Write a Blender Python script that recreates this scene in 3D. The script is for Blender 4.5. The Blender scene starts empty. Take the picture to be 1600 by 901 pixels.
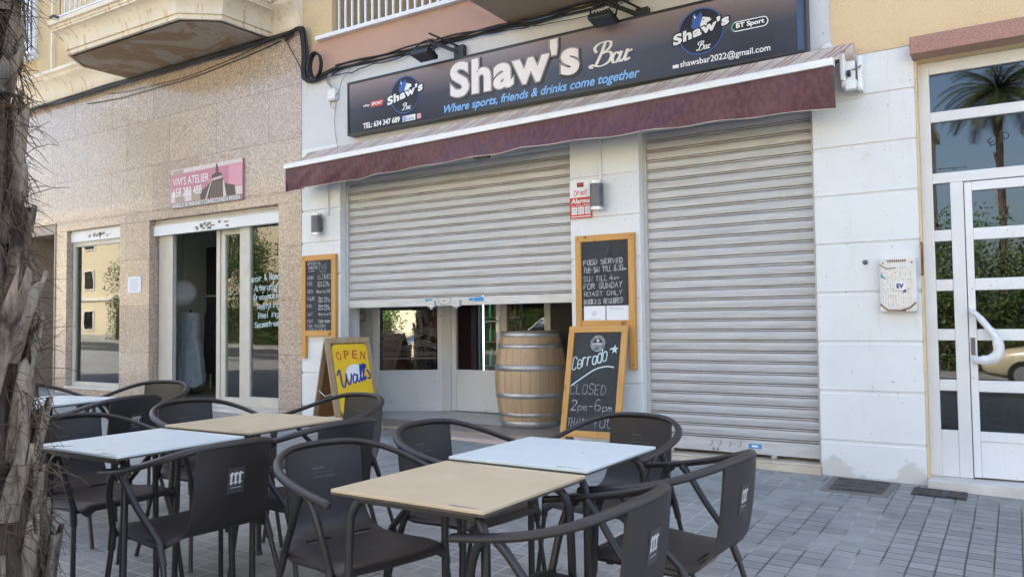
import bpy, math, random
from mathutils import Vector, Matrix
R = math.radians
C = bpy.context.scene.collection
scene = bpy.context.scene
random.seed(7)

# ------------------------------------------------------------------ camera
cam_d = bpy.data.cameras.new("camera")
cam_d.sensor_width = 36.0
cam_d.lens = 36.0 * 1239.0 / 1600.0
cam_d.clip_start = 0.05
cam_d.clip_end = 2000
cam = bpy.data.objects.new("camera", cam_d)
C.objects.link(cam)
yaw, pitch, roll = R(32.35), R(2.41), R(-0.683)
_f = Vector((-math.sin(yaw) * math.cos(pitch), math.cos(yaw) * math.cos(pitch), math.sin(pitch)))
_r = Vector((math.cos(yaw), math.sin(yaw), 0))
_u = _r.cross(_f)
_r2 = _r * math.cos(roll) + _u * math.sin(roll)
_u2 = _u * math.cos(roll) - _r * math.sin(roll)
cam.matrix_world = Matrix(((_r2.x, _u2.x, -_f.x, 0), (_r2.y, _u2.y, -_f.y, -6.193),
                           (_r2.z, _u2.z, -_f.z, 1.15), (0, 0, 0, 1)))
scene.camera = cam

# ------------------------------------------------------------------ light
SUN_EL, SUN_AZ = 50.0, -18.0          # azimuth from +Y towards +X: the sun stands behind the buildings
world = bpy.data.worlds.new("World")
scene.world = world
world.use_nodes = True
wn = world.node_tree
sky = wn.nodes.new("ShaderNodeTexSky")
sky.sky_type = 'NISHITA'
sky.sun_disc = False
sky.sun_elevation = R(SUN_EL)
sky.sun_rotation = R(SUN_AZ)
sky.air_density = 1.0
sky.dust_density = 4.0
sky.ozone_density = 0.6
wn.links.new(sky.outputs[0], wn.nodes["Background"].inputs[0])
wn.nodes["Background"].inputs[1].default_value = 0.14
sd = bpy.data.lights.new("sun", 'SUN')
sd.energy = 4.2
sd.angle = R(0.53)
sd.color = (1.0, 0.93, 0.82)
so = bpy.data.objects.new("sun", sd)
C.objects.link(so)
_sd = Vector((math.sin(R(SUN_AZ)) * math.cos(R(SUN_EL)), math.cos(R(SUN_AZ)) * math.cos(R(SUN_EL)), math.sin(R(SUN_EL))))
so.rotation_euler = (-_sd).to_track_quat('-Z', 'Y').to_euler()
so.location = _sd * 60
scene.view_settings.view_transform = 'Standard'
scene.view_settings.look = 'None'
scene.view_settings.gamma = 1.0
scene.view_settings.use_curve_mapping = False
scene.view_settings.exposure = 2.34
scene.cycles.max_bounces = 10
scene.cycles.diffuse_bounces = 5
scene.cycles.transparent_max_bounces = 12
scene.cycles.sample_clamp_indirect = 6.0

SLX, SLY = -0.02, 0.02
def G(x, y):                                        # height of the sloping pavement
    return SLX * (x + 1.2) + SLY * y

# ------------------------------------------------------------------ materials
MATS = {}
def _new(name):
    m = bpy.data.materials.new(name)
    m.use_nodes = True
    nt = m.node_tree
    b = nt.nodes["Principled BSDF"]
    MATS[name] = m
    return m, nt, b
def N(nt, t, **kw):
    n = nt.nodes.new(t)
    for k, v in kw.items():
        if k.startswith('i_'):
            n.inputs[k[2:].replace('_', ' ')].default_value = v
        else:
            setattr(n, k, v)
    return n
def c4(c): return (c[0], c[1], c[2], 1.0)
def mixc(nt, fac, a, b, mode='MIX'):
    n = nt.nodes.new('ShaderNodeMix'); n.data_type = 'RGBA'; n.blend_type = mode
    for sock, v in ((n.inputs[0], fac), (n.inputs[6], a), (n.inputs[7], b)):
        if hasattr(v, 'links'): nt.links.new(v, sock)
        elif isinstance(v, (int, float)): sock.default_value = v
        else: sock.default_value = c4(v)
    return n.outputs[2]
def ramp(nt, src, p0, p1, c0=(0, 0, 0), c1=(1, 1, 1)):
    n = nt.nodes.new('ShaderNodeValToRGB')
    n.color_ramp.elements[0].position = p0; n.color_ramp.elements[0].color = c4(c0)
    n.color_ramp.elements[1].position = p1; n.color_ramp.elements[1].color = c4(c1)
    nt.links.new(src, n.inputs[0]); return n.outputs[0]
def coords(nt, scale=(1, 1, 1), out='Object'):
    tc = nt.nodes.new('ShaderNodeTexCoord'); mp = nt.nodes.new('ShaderNodeMapping')
    mp.inputs['Scale'].default_value = scale
    nt.links.new(tc.outputs[out], mp.inputs[0]); return mp.outputs[0]
def noise(nt, vec, scale, detail=4, rough=0.55, dist=0.0):
    n = nt.nodes.new('ShaderNodeTexNoise')
    n.inputs['Scale'].default_value = scale; n.inputs['Detail'].default_value = detail
    n.inputs['Roughness'].default_value = rough; n.inputs['Distortion'].default_value = dist
    nt.links.new(vec, n.inputs['Vector']); return n.outputs[0]
def bump(nt, b, h, strength, dist=0.01):
    n = nt.nodes.new('ShaderNodeBump')
    n.inputs['Strength'].default_value = strength; n.inputs['Distance'].default_value = dist
    nt.links.new(h, n.inputs['Height']); nt.links.new(n.outputs[0], b.inputs['Normal'])
def pm(name, c1, c2=None, scale=6, rough=0.5, spec=0.5, metal=0.0, bs=0.0, bscale=60, stretch=(1, 1, 1), rvar=0.0,
       lo=0.35, hi=0.65, grain=None, gscale=300, rnd=False):
    """plain procedural surface: two colours mixed by noise, optional grain and bump"""
    m, nt, b = _new(name)
    v = coords(nt, stretch)
    if rnd:                                            # every copy gets its own wear
        oi = nt.nodes.new('ShaderNodeObjectInfo'); ad = N(nt, 'ShaderNodeVectorMath', operation='ADD'); sc_ = N(nt, 'ShaderNodeVectorMath', operation='SCALE')
        sc_.inputs[0].default_value = (37.0, 19.0, 53.0); nt.links.new(oi.outputs['Random'], sc_.inputs[3])
        nt.links.new(v, ad.inputs[0]); nt.links.new(sc_.outputs[0], ad.inputs[1]); v = ad.outputs[0]
    n1 = noise(nt, v, scale, 6, 0.62)
    col = mixc(nt, ramp(nt, n1, lo, hi), c1, c2 if c2 else [x * 0.86 for x in c1])
    if grain:
        g = noise(nt, v, gscale, 2, 0.5)
        col = mixc(nt, ramp(nt, g, 0.4, 0.62), col, grain)
    nt.links.new(col, b.inputs['Base Color'])
    b.inputs['Roughness'].default_value = rough
    b.inputs['Specular IOR Level'].default_value = spec
    b.inputs['Metallic'].default_value = metal
    if rvar:
        rr = ramp(nt, n1, 0.3, 0.7, (rough - rvar,) * 3, (rough + rvar,) * 3)
        nt.links.new(rr, b.inputs['Roughness'])
    if bs:
        bump(nt, b, noise(nt, v, bscale, 5, 0.6), bs)
    return m
def flat(name, c, rough=0.5, spec=0.4, metal=0.0):
    return pm(name, c, [x * 0.93 for x in c], 12, rough, spec, metal)

# granite cladding: polished speckled slabs
def mk_granite():
    m, nt, b = _new('polished_granite')
    tc = nt.nodes.new('ShaderNodeTexCoord')
    sep = nt.nodes.new('ShaderNodeSeparateXYZ'); nt.links.new(tc.outputs['Object'], sep.inputs[0])
    ad = N(nt, 'ShaderNodeMath', operation='ADD'); nt.links.new(sep.outputs[0], ad.inputs[0]); nt.links.new(sep.outputs[1], ad.inputs[1])
    cmb = nt.nodes.new('ShaderNodeCombineXYZ'); nt.links.new(ad.outputs[0], cmb.inputs[0]); nt.links.new(sep.outputs[2], cmb.inputs[1])
    br = nt.nodes.new('ShaderNodeTexBrick'); nt.links.new(cmb.outputs[0], br.inputs[0])
    br.offset = 0.37; br.inputs['Scale'].default_value = 1.0
    br.inputs['Brick Width'].default_value = 0.94; br.inputs['Row Height'].default_value = 0.61
    br.inputs['Mortar Size'].default_value = 0.0035; br.inputs['Mortar Smooth'].default_value = 0.2
    br.inputs['Color1'].default_value = (0.92, 0.91, 0.91, 1); br.inputs['Color2'].default_value = (1.09, 1.07, 1.03, 1)  # slab tones differ; the lighter ones also paint in mirrored patches of light
    br.inputs['Mortar'].default_value = (0.48, 0.45, 0.42, 1)
    v = tc.outputs['Object']
    vo = nt.nodes.new('ShaderNodeTexVoronoi'); vo.inputs['Scale'].default_value = 82; nt.links.new(v, vo.inputs['Vector'])
    sp = nt.nodes.new('ShaderNodeSeparateColor'); nt.links.new(vo.outputs['Color'], sp.inputs[0])
    c = mixc(nt, ramp(nt, sp.outputs[0], 0.18, 0.8), (0.31, 0.245, 0.195), (0.60, 0.49, 0.39))
    n2 = noise(nt, v, 95, 3, 0.7)
    c = mixc(nt, ramp(nt, n2, 0.56, 0.63), c, (0.12, 0.095, 0.085))
    n3 = noise(nt, v, 1.7, 4, 0.6)
    c = mixc(nt, ramp(nt, n3, 0.35, 0.7, (0, 0, 0), (0.35, 0.35, 0.35)), c, (0.46, 0.36, 0.28))
    c = mixc(nt, 1.0, c, br.outputs['Color'], 'MULTIPLY')
    nt.links.new(c, b.inputs['Base Color'])
    b.inputs['Roughness'].default_value = 0.22
    b.inputs['Specular IOR Level'].default_value = 0.4
    b.inputs['Coat Weight'].default_value = 0.35; b.inputs['Coat Roughness'].default_value = 0.05; b.inputs['Coat IOR'].default_value = 1.42
    bump(nt, b, noise(nt, v, 0.9, 2, 0.5), 0.10, 0.03)
    return m
mk_granite()

def mk_pavers():
    m, nt, b = _new('grey_pavers')
    tc = nt.nodes.new('ShaderNodeTexCoord'); v = tc.outputs['Object']
    wob = noise(nt, v, 3.0, 3)
    vm = N(nt, 'ShaderNodeVectorMath', operation='SCALE'); vm.inputs[3].default_value = 0.012
    nn = nt.nodes.new('ShaderNodeTexNoise'); nn.inputs['Scale'].default_value = 2.5; nt.links.new(v, nn.inputs['Vector'])
    nt.links.new(nn.outputs[1], vm.inputs[0])
    va = N(nt, 'ShaderNodeVectorMath', operation='ADD'); nt.links.new(v, va.inputs[0]); nt.links.new(vm.outputs[0], va.inputs[1])
    def brick(w, h, mort, off):
        br = nt.nodes.new('ShaderNodeTexBrick'); nt.links.new(va.outputs[0], br.inputs[0])
        br.offset = off; br.inputs['Scale'].default_value = 1.0
        br.inputs['Brick Width'].default_value = w; br.inputs['Row Height'].default_value = h
        br.inputs['Mortar Size'].default_value = mort; br.inputs['Mortar Smooth'].default_value = 0.35
        br.inputs['Color1'].default_value = (0.84, 0.84, 0.84, 1); br.inputs['Color2'].default_value = (1.12, 1.12, 1.12, 1)
        br.inputs['Mortar'].default_value = (1, 1, 1, 1)
        return br
    big = brick(0.118, 0.100, 0.0052, 0.0)
    fine = brick(0.118, 0.050, 0.0018, 0.0)
    base = mixc(nt, ramp(nt, noise(nt, v, 1.1, 6, 0.65), 0.33, 0.68), (0.265, 0.272, 0.255), (0.195, 0.202, 0.194))
    base = mixc(nt, ramp(nt, noise(nt, v, 0.45, 3, 0.5), 0.48, 0.62), base, (0.225, 0.228, 0.213))
    base = mixc(nt, ramp(nt, noise(nt, v, 190, 2), 0.45, 0.7), base, (0.34, 0.33, 0.31))
    base = mixc(nt, 1.0, base, big.outputs['Color'], 'MULTIPLY')
    # joints: light sand in some stretches, dark dirt in others
    sx_ = nt.nodes.new('ShaderNodeSeparateXYZ'); nt.links.new(v, sx_.inputs[0])
    gx = N(nt, 'ShaderNodeMapRange'); nt.links.new(sx_.outputs[0], gx.inputs[0]); gx.inputs[1].default_value = -2.2; gx.inputs[2].default_value = -0.3; gx.inputs[3].default_value = 0.08; gx.inputs[4].default_value = -0.10
    jn = N(nt, 'ShaderNodeMath', operation='ADD'); nt.links.new(noise(nt, v, 1.6, 4, .6), jn.inputs[0]); nt.links.new(gx.outputs[0], jn.inputs[1])
    jc = mixc(nt, ramp(nt, jn.outputs[0], 0.42, 0.56), (0.065, 0.062, 0.055), (0.44, 0.42, 0.375))
    c = mixc(nt, big.outputs['Fac'], base, jc)
    ff = N(nt, 'ShaderNodeMath', operation='MULTIPLY'); nt.links.new(fine.outputs['Fac'], ff.inputs[0]); ff.inputs[1].default_value = 0.5
    c = mixc(nt, ff.outputs[0], c, jc)
    # old dark stains and chewing gum spots
    gv = nt.nodes.new('ShaderNodeTexVoronoi'); gv.inputs['Scale'].default_value = 2.1; nt.links.new(va.outputs[0], gv.inputs['Vector'])
    c = mixc(nt, ramp(nt, gv.outputs['Distance'], 0.035, 0.055, (.6, .6, .6), (0, 0, 0)), c, (0.075, 0.072, 0.066))
    c = mixc(nt, ramp(nt, noise(nt, v, 0.9, 5, .7), 0.55, 0.70, (0, 0, 0), (.5, .5, .5)), c, (0.17, 0.155, 0.135))
    st = noise(nt, v, 2.3, 5, 0.7)
    c = mixc(nt, ramp(nt, st, 0.62, 0.74, (0, 0, 0), (0.55, 0.55, 0.55)), c, (0.11, 0.105, 0.098))
    nt.links.new(c, b.inputs['Base Color'])
    b.inputs['Specular IOR Level'].default_value = 0.45
    rr = ramp(nt, noise(nt, v, 7, 4), 0.3, 0.7, (0.42,) * 3, (0.68,) * 3)
    nt.links.new(rr, b.inputs['Roughness'])
    inv = N(nt, 'ShaderNodeMath', operation='MULTIPLY_ADD'); nt.links.new(big.outputs['Fac'], inv.inputs[0]); inv.inputs[1].default_value = -1.0
    nz = noise(nt, v, 60, 5); nt.links.new(nz, inv.inputs[2])
    bump(nt, b, inv.outputs[0], 0.5, 0.006)
    return m
mk_pavers()

def mk_white_paint(name, base, dirt, bottom_z=None, rough=0.55):
    m, nt, b = _new(name)
    v = coords(nt)
    c = mixc(nt, ramp(nt, noise(nt, v, 2.2, 6, 0.65), 0.38, 0.72), base, [x * 0.93 for x in base])
    c = mixc(nt, ramp(nt, noise(nt, coords(nt, (7, 7, 0.9)), 1.6, 5, 0.7), 0.60, 0.80, (0, 0, 0), (0.5, 0.5, 0.5)), c, dirt)
    sp = noise(nt, v, 34, 2, 0.5)
    c = mixc(nt, ramp(nt, sp, 0.735, 0.75), c, (0.30, 0.27, 0.24))
    c = mixc(nt, ramp(nt, noise(nt, coords(nt, (1, 1, 1)), 5.5, 6, 0.7), 0.60, 0.72, (0, 0, 0), (.35, .35, .35)), c, dirt)
    if bottom_z is not None:                           # flaking paint low on the wall
        tc = nt.nodes.new('ShaderNodeTexCoord'); sep = nt.nodes.new('ShaderNodeSeparateXYZ')
        nt.links.new(tc.outputs['Object'], sep.inputs[0])
        mr = N(nt, 'ShaderNodeMapRange'); nt.links.new(sep.outputs[2], mr.inputs[0])
        mr.inputs[1].default_value = 0.0; mr.inputs[2].default_value = bottom_z
        mr.inputs[3].default_value = 0.12; mr.inputs[4].default_value = -0.22
        ad = N(nt, 'ShaderNodeMath', operation='ADD'); nt.links.new(mr.outputs[0], ad.inputs[0])
        nt.links.new(noise(nt, v, 3.6, 7, 0.62), ad.inputs[1])
        c = mixc(nt, ramp(nt, ad.outputs[0], 0.52, 0.56, (0, 0, 0), (.7, .7, .7)), c, (0.54, 0.505, 0.45))
    nt.links.new(c, b.inputs['Base Color'])
    b.inputs['Roughness'].default_value = rough
    b.inputs['Specular IOR Level'].default_value = 0.35
    bump(nt, b, noise(nt, v, 45, 5, 0.6), 0.16, 0.005)
    return m
mk_white_paint('white_wall_paint', (0.73, 0.745, 0.735), (0.54, 0.51, 0.46), 0.26)
mk_white_paint('white_door_paint', (0.76, 0.77, 0.77), (0.58, 0.56, 0.52), None, 0.3)
mk_white_paint('grey_white_paint', (0.60, 0.61, 0.62), (0.40, 0.38, 0.36))
def mk_cream():
    """cream plaster moulding with rust coloured runs"""
    m, nt, b = _new('cream_moulding')
    v = coords(nt)
    c = mixc(nt, ramp(nt, noise(nt, v, 2.5, 6, 0.6), 0.35, 0.7), (0.74, 0.66, 0.52), (0.64, 0.55, 0.41))
    runs = noise(nt, coords(nt, (9, 9, 0.6)), 1.5, 4, 0.6)
    c = mixc(nt, ramp(nt, runs, 0.56, 0.68, (0, 0, 0), (0.75, 0.75, 0.75)), c, (0.50, 0.30, 0.13))
    nt.links.new(c, b.inputs['Base Color']); b.inputs['Roughness'].default_value = 0.6
    bump(nt, b, noise(nt, v, 40, 4), 0.1, 0.004)
mk_cream()
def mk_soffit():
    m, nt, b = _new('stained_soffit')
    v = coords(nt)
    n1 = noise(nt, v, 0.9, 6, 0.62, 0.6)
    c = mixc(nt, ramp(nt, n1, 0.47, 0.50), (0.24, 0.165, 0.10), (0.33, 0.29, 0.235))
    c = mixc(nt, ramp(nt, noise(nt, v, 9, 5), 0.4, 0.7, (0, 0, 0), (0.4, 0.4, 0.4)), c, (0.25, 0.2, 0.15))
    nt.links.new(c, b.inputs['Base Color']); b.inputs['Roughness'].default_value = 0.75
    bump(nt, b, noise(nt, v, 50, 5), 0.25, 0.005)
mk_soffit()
pm('beige_stucco', (0.57, 0.43, 0.25), (0.50, 0.37, 0.21), 2, 0.8, 0.2, bs=0.45, bscale=95, grain=(0.60, 0.47, 0.28), gscale=120)
pm('yellow_stucco', (0.69, 0.515, 0.30), (0.63, 0.465, 0.265), 2, 0.8, 0.2, bs=0.45, bscale=95, grain=(0.68, 0.54, 0.35), gscale=120)
pm('salmon_stucco', (0.41, 0.25, 0.185), (0.35, 0.21, 0.16), 2, 0.75, 0.25, bs=0.35, bscale=110, grain=(0.56, 0.37, 0.28), gscale=170)
pm('lintel_granite', (0.30, 0.135, 0.095), (0.24, 0.105, 0.08), 60, 0.4, 0.5, bs=0.1, grain=(0.42, 0.24, 0.18), gscale=180)
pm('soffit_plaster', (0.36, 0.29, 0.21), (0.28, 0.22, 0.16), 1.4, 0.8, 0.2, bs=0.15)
pm('beige_stone', (0.60, 0.52, 0.41), (0.48, 0.40, 0.30), 5, 0.5, 0.4, bs=0.1)
pm('marble_step', (0.66, 0.63, 0.58), (0.52, 0.48, 0.42), 4, 0.35, 0.5)
pm('brown_floor_stone', (0.30, 0.235, 0.185), (0.22, 0.17, 0.135), 9, 0.4, 0.5, grain=(0.36, 0.29, 0.23), gscale=110)
pm('pink_stone', (0.52, 0.37, 0.31), (0.44, 0.31, 0.26), 8, 0.45, 0.4, grain=(0.58, 0.45, 0.38), gscale=140)
def mk_shutter():
    m, nt, b = _new('galvanised_slats')
    c = mixc(nt, ramp(nt, noise(nt, coords(nt, (1.0, 1, 22)), 2.6, 6, 0.7), 0.35, 0.68), (0.53, 0.545, 0.55), (0.41, 0.415, 0.415))
    c = mixc(nt, ramp(nt, noise(nt, coords(nt, (9, 9, 1.0)), 1.3, 6, 0.7), 0.55, 0.78, (0, 0, 0), (0.45, 0.45, 0.45)), c, (0.38, 0.35, 0.31))
    c = mixc(nt, ramp(nt, noise(nt, coords(nt, (0.7, 1, 9)), 2.2, 5, 0.7), 0.50, 0.66, (0, 0, 0), (0.6, 0.6, 0.6)), c, (0.42, 0.40, 0.385))
    sc = noise(nt, coords(nt, (14, 14, 60)), 1.7, 4, 0.7)
    c = mixc(nt, ramp(nt, sc, 0.70, 0.74, (0, 0, 0), (0.75, 0.75, 0.75)), c, (0.13, 0.11, 0.10))
    c = mixc(nt, ramp(nt, noise(nt, coords(nt, (16, 16, 50)), 1.3, 3, 0.6), 0.70, 0.74, (0, 0, 0), (0.6, 0.6, 0.6)), c, (0.70, 0.69, 0.66))
    nt.links.new(c, b.inputs['Base Color'])
    b.inputs['Metallic'].default_value = 0.25; b.inputs['Roughness'].default_value = 0.46
    bump(nt, b, noise(nt, coords(nt, (1.2, 1, 4)), 2.6, 4), 0.8, 0.016)
mk_shutter()
pm('slat_joint_grime', (0.60, 0.56, 0.52), (0.42, 0.36, 0.30), 5, 0.7, 0.2, stretch=(1, 1, 12))
pm('slat_groove_dark', (0.055, 0.043, 0.035), (0.03, 0.024, 0.02), 6, 0.8, 0.1)
pm('shutter_rail', (0.58, 0.585, 0.58), (0.48, 0.475, 0.46), 5, 0.45, 0.4, 0.2, stretch=(1, 1, 6))
pm('aluminium_frame', (0.55, 0.52, 0.46), (0.49, 0.46, 0.40), 5, 0.4, 0.5, 0.1)
pm('white_aluminium', (0.72, 0.73, 0.73), (0.66, 0.67, 0.67), 3, 0.35, 0.5)
pm('awning_fabric', (0.096, 0.033, 0.043), (0.076, 0.027, 0.035), 3.2, 0.5, 0.45, bs=0.35, bscale=9, rvar=0.12, stretch=(1, 1, 0.6), grain=(0.122, 0.045, 0.057), gscale=26)
pm('awning_cream', (0.60, 0.53, 0.45), (0.50, 0.43, 0.36), 7, 0.6, 0.3)
pm('awning_rail', (0.82, 0.82, 0.80), (0.74, 0.73, 0.70), 6, 0.35, 0.5)
pm('black_frame', (0.012, 0.012, 0.014), (0.018, 0.018, 0.02), 5, 0.35, 0.5)
pm('black_cable', (0.010, 0.010, 0.011), (0.022, 0.021, 0.02), 8, 0.5, 0.4)
pm('grey_wire', (0.30, 0.29, 0.27), (0.2, 0.19, 0.18), 8, 0.6, 0.3)
pm('yellow_pipe', (0.55, 0.42, 0.16), (0.42, 0.31, 0.12), 5, 0.5, 0.3)
pm('grey_lamp_metal', (0.13, 0.13, 0.135), (0.10, 0.10, 0.105), 9, 0.4, 0.5, 0.3)
pm('lamp_ring_metal', (0.62, 0.62, 0.62), (0.5, 0.5, 0.5), 9, 0.3, 0.5, 0.6)
pm('dark_resin', (0.024, 0.0195, 0.019), (0.034, 0.028, 0.027), 3.0, 0.46, 0.45, rvar=0.09, bs=0.12, bscale=260, rnd=True, lo=.3, hi=.7)
pm('dark_tube', (0.018, 0.0165, 0.017), (0.026, 0.024, 0.024), 5, 0.4, 0.5, rvar=0.06)
pm('emblem_white', (0.62, 0.60, 0.56), None, 12, 0.5)
pm('emblem_patch', (0.055, 0.052, 0.054), (0.045, 0.043, 0.045), 12, 0.5)
pm('table_beige', (0.61, 0.485, 0.315), (0.53, 0.41, 0.26), 3.4, 0.36, 0.4, rvar=0.09, bs=0.05, bscale=90, rnd=True, lo=.3, hi=.72)
pm('table_white', (0.66, 0.725, 0.715), (0.58, 0.64, 0.63), 3.4, 0.34, 0.4, rvar=0.08, bs=0.02, bscale=200, rnd=True, lo=.3, hi=.72)
pm('laminate_edge', (0.06, 0.052, 0.045), (0.11, 0.09, 0.07), 30, 0.6, 0.3)
pm('table_metal', (0.022, 0.022, 0.024), (0.035, 0.034, 0.034), 5, 0.42, 0.5, 0.2)
def mk_wood(name, a, bcol, knot, axis='z', rough=0.5, sc=1.0):
    m, nt, b = _new(name)
    st = {'z': (22, 22, 1.3), 'x': (1.3, 22, 22), 'y': (22, 1.3, 22)}[axis]
    v = coords(nt, tuple(s * sc for s in st))
    n1 = noise(nt, v, 1.0, 6, 0.6, 0.8)
    c = mixc(nt, ramp(nt, n1, 0.32, 0.68), a, bcol)
    v2 = coords(nt, (5, 5, 5))
    c = mixc(nt, ramp(nt, noise(nt, v2, 1.6, 2, 0.5), 0.68, 0.76), c, knot)
    nt.links.new(c, b.inputs['Base Color'])
    b.inputs['Roughness'].default_value = rough; b.inputs['Specular IOR Level'].default_value = 0.35
    bump(nt, b, n1, 0.12, 0.003)
mk_wood('pine_frame', (0.60, 0.33, 0.10), (0.50, 0.25, 0.065), (0.20, 0.085, 0.025))
mk_wood('pine_rail', (0.60, 0.33, 0.10), (0.50, 0.25, 0.065), (0.20, 0.085, 0.025), 'x')
mk_wood('weathered_pine', (0.43, 0.31, 0.18), (0.30, 0.20, 0.11), (0.15, 0.09, 0.045), 'z', 0.65)
mk_wood('brown_board', (0.30, 0.14, 0.05), (0.22, 0.10, 0.035), (0.15, 0.065, 0.022), 'z', 0.55)
def mk_barrel():
    m, nt, b = _new('oak_staves')
    tc = nt.nodes.new('ShaderNodeTexCoord'); sep = nt.nodes.new('ShaderNodeSeparateXYZ'); nt.links.new(tc.outputs['Object'], sep.inputs[0])
    at = N(nt, 'ShaderNodeMath', operation='ARCTAN2'); nt.links.new(sep.outputs[1], at.inputs[0]); nt.links.new(sep.outputs[0], at.inputs[1])
    mu = N(nt, 'ShaderNodeMath', operation='MULTIPLY'); nt.links.new(at.outputs[0], mu.inputs[0]); mu.inputs[1].default_value = 24 / (2 * math.pi)
    fl = N(nt, 'ShaderNodeMath', operation='FLOOR'); nt.links.new(mu.outputs[0], fl.inputs[0])
    fr = N(nt, 'ShaderNodeMath', operation='FRACT'); nt.links.new(mu.outputs[0], fr.inputs[0])
    wn_ = nt.nodes.new('ShaderNodeTexWhiteNoise'); wn_.noise_dimensions = '1D'; nt.links.new(fl.outputs[0], wn_.inputs['W'])
    cmb = nt.nodes.new('ShaderNodeCombineXYZ')
    a1 = N(nt, 'ShaderNodeMath', operation='MULTIPLY'); nt.links.new(mu.outputs[0], a1.inputs[0]); a1.inputs[1].default_value = 3.0
    nt.links.new(a1.outputs[0], cmb.inputs[0]); nt.links.new(sep.outputs[2], cmb.inputs[2]); nt.links.new(wn_.outputs[0], cmb.inputs[1])
    g = noise(nt, cmb.outputs[0], 2.2, 7, 0.65, 0.5)
    c = mixc(nt, ramp(nt, g, 0.3, 0.72), (0.58, 0.42, 0.255), (0.40, 0.265, 0.15))
    c = mixc(nt, wn_.outputs[0], c, (0.46, 0.30, 0.16), 'MIX')
    n_ = c.node; n_.inputs[0].default_value = 0.3
    for l in list(n_.inputs[0].links): nt.links.remove(l)
    sc_ = ramp(nt, wn_.outputs[0], 0.0, 1.0, (0.78,) * 3, (1.15,) * 3)
    c = mixc(nt, 1.0, c, sc_, 'MULTIPLY')
    # dark seams
    ab = N(nt, 'ShaderNodeMath', operation='SUBTRACT'); nt.links.new(fr.outputs[0], ab.inputs[0]); ab.inputs[1].default_value = 0.5
    ab2 = N(nt, 'ShaderNodeMath', operation='ABSOLUTE'); nt.links.new(ab.outputs[0], ab2.inputs[0])
    c = mixc(nt, ramp(nt, ab2.outputs[0], 0.478, 0.492), c, (0.10, 0.055, 0.025))
    c = mixc(nt, ramp(nt, noise(nt, coords(nt, (3, 3, 1.2)), 2.4, 5, 0.6), 0.58, 0.72, (0, 0, 0), (0.45, 0.45, 0.45)), c, (0.24, 0.13, 0.06))
    nt.links.new(c, b.inputs['Base Color']); b.inputs['Roughness'].default_value = 0.5
    bump(nt, b, g, 0.12, 0.003)
mk_barrel()
pm('hoop_steel', (0.50, 0.51, 0.52), (0.36, 0.35, 0.34), 7, 0.38, 0.5, 0.65, bs=0.05)
pm('chalkboard', (0.019, 0.022, 0.026), (0.052, 0.057, 0.062), 3.5, 0.6, 0.35, stretch=(1.6, 1, .8), lo=.4, hi=.8, grain=(0.034, 0.038, 0.042), gscale=40)
pm('chalkboard_smear', (0.055, 0.065, 0.075), (0.035, 0.042, 0.05), 9, 0.6, 0.3)
pm('chalk', (0.55, 0.56, 0.56), (0.20, 0.21, 0.22), 26, 0.9, 0.1, lo=.38, hi=.66)
pm('chalk_faint', (0.25, 0.27, 0.28), (0.14, 0.15, 0.17), 30, 0.9, 0.1)
pm('chalk_marker_blue', (0.58, 0.72, 0.74), None, 30, 0.8, 0.1)
pm('paper', (0.78, 0.80, 0.81), (0.72, 0.74, 0.76), 4, 0.7, 0.2)
flat('paper_print', (0.40, 0.42, 0.46), 0.7)
flat('sign_yellow', (0.80, 0.50, 0.015), 0.35)
flat('sign_red', (0.52, 0.09, 0.03), 0.4)
flat('sign_white', (0.80, 0.80, 0.79), 0.4)
flat('sign_blue', (0.018, 0.038, 0.22), 0.35)
flat('alarm_red', (0.52, 0.015, 0.02), 0.35)
flat('alarm_dark', (0.10, 0.012, 0.014), 0.4)
flat('sky_blue_letters', (0.20, 0.43, 0.78), 0.4)
flat('silver_letters', (0.78, 0.74, 0.73), 0.4)
flat('letter_shadow', (0.035, 0.034, 0.038), 0.5)
flat('letter_edge', (0.26, 0.24, 0.25), 0.4)
flat('logo_navy', (0.010, 0.013, 0.026), 0.4)
flat('logo_blue', (0.035, 0.11, 0.38), 0.4)
flat('logo_red', (0.48, 0.03, 0.035), 0.4)
flat('logo_pink', (0.55, 0.10, 0.22), 0.4)
flat('logo_green', (0.08, 0.40, 0.28), 0.4)
flat('atelier_pink', (0.50, 0.20, 0.26), 0.35)
flat('atelier_pale', (0.62, 0.55, 0.53), 0.35)
flat('atelier_rose', (0.62, 0.30, 0.37), 0.35)
flat('atelier_brown', (0.085, 0.055, 0.048), 0.35)
flat('atelier_grey', (0.22, 0.20, 0.19), 0.35)
flat('atelier_tan', (0.36, 0.30, 0.25), 0.35)
def mk_sign_panel():
    """printed panel: black at the foot passing to mauve grey at the head of the print"""
    m, nt, b = _new('sign_print')
    tc = nt.nodes.new('ShaderNodeTexCoord'); sep = nt.nodes.new('ShaderNodeSeparateXYZ'); nt.links.new(tc.outputs['Object'], sep.inputs[0])
    mr = N(nt, 'ShaderNodeMapRange'); nt.links.new(sep.outputs[2], mr.inputs[0]); mr.inputs[1].default_value = 0.02; mr.inputs[2].default_value = 0.56
    r = nt.nodes.new('ShaderNodeValToRGB'); nt.links.new(mr.outputs[0], r.inputs[0])
    e = r.color_ramp.elements
    e[0].position = 0.0; e[0].color = (0.012, 0.016, 0.026, 1)
    e[1].position = 1.0; e[1].color = (0.27, 0.215, 0.215, 1)
    k = e.new(0.45); k.color = (0.045, 0.047, 0.062, 1)
    k = e.new(0.72); k.color = (0.145, 0.115, 0.115, 1)
    nt.links.new(r.outputs[0], b.inputs['Base Color'])
    b.inputs['Roughness'].default_value = 0.22; b.inputs['Specular IOR Level'].default_value = 0.5
mk_sign_panel()
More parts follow.
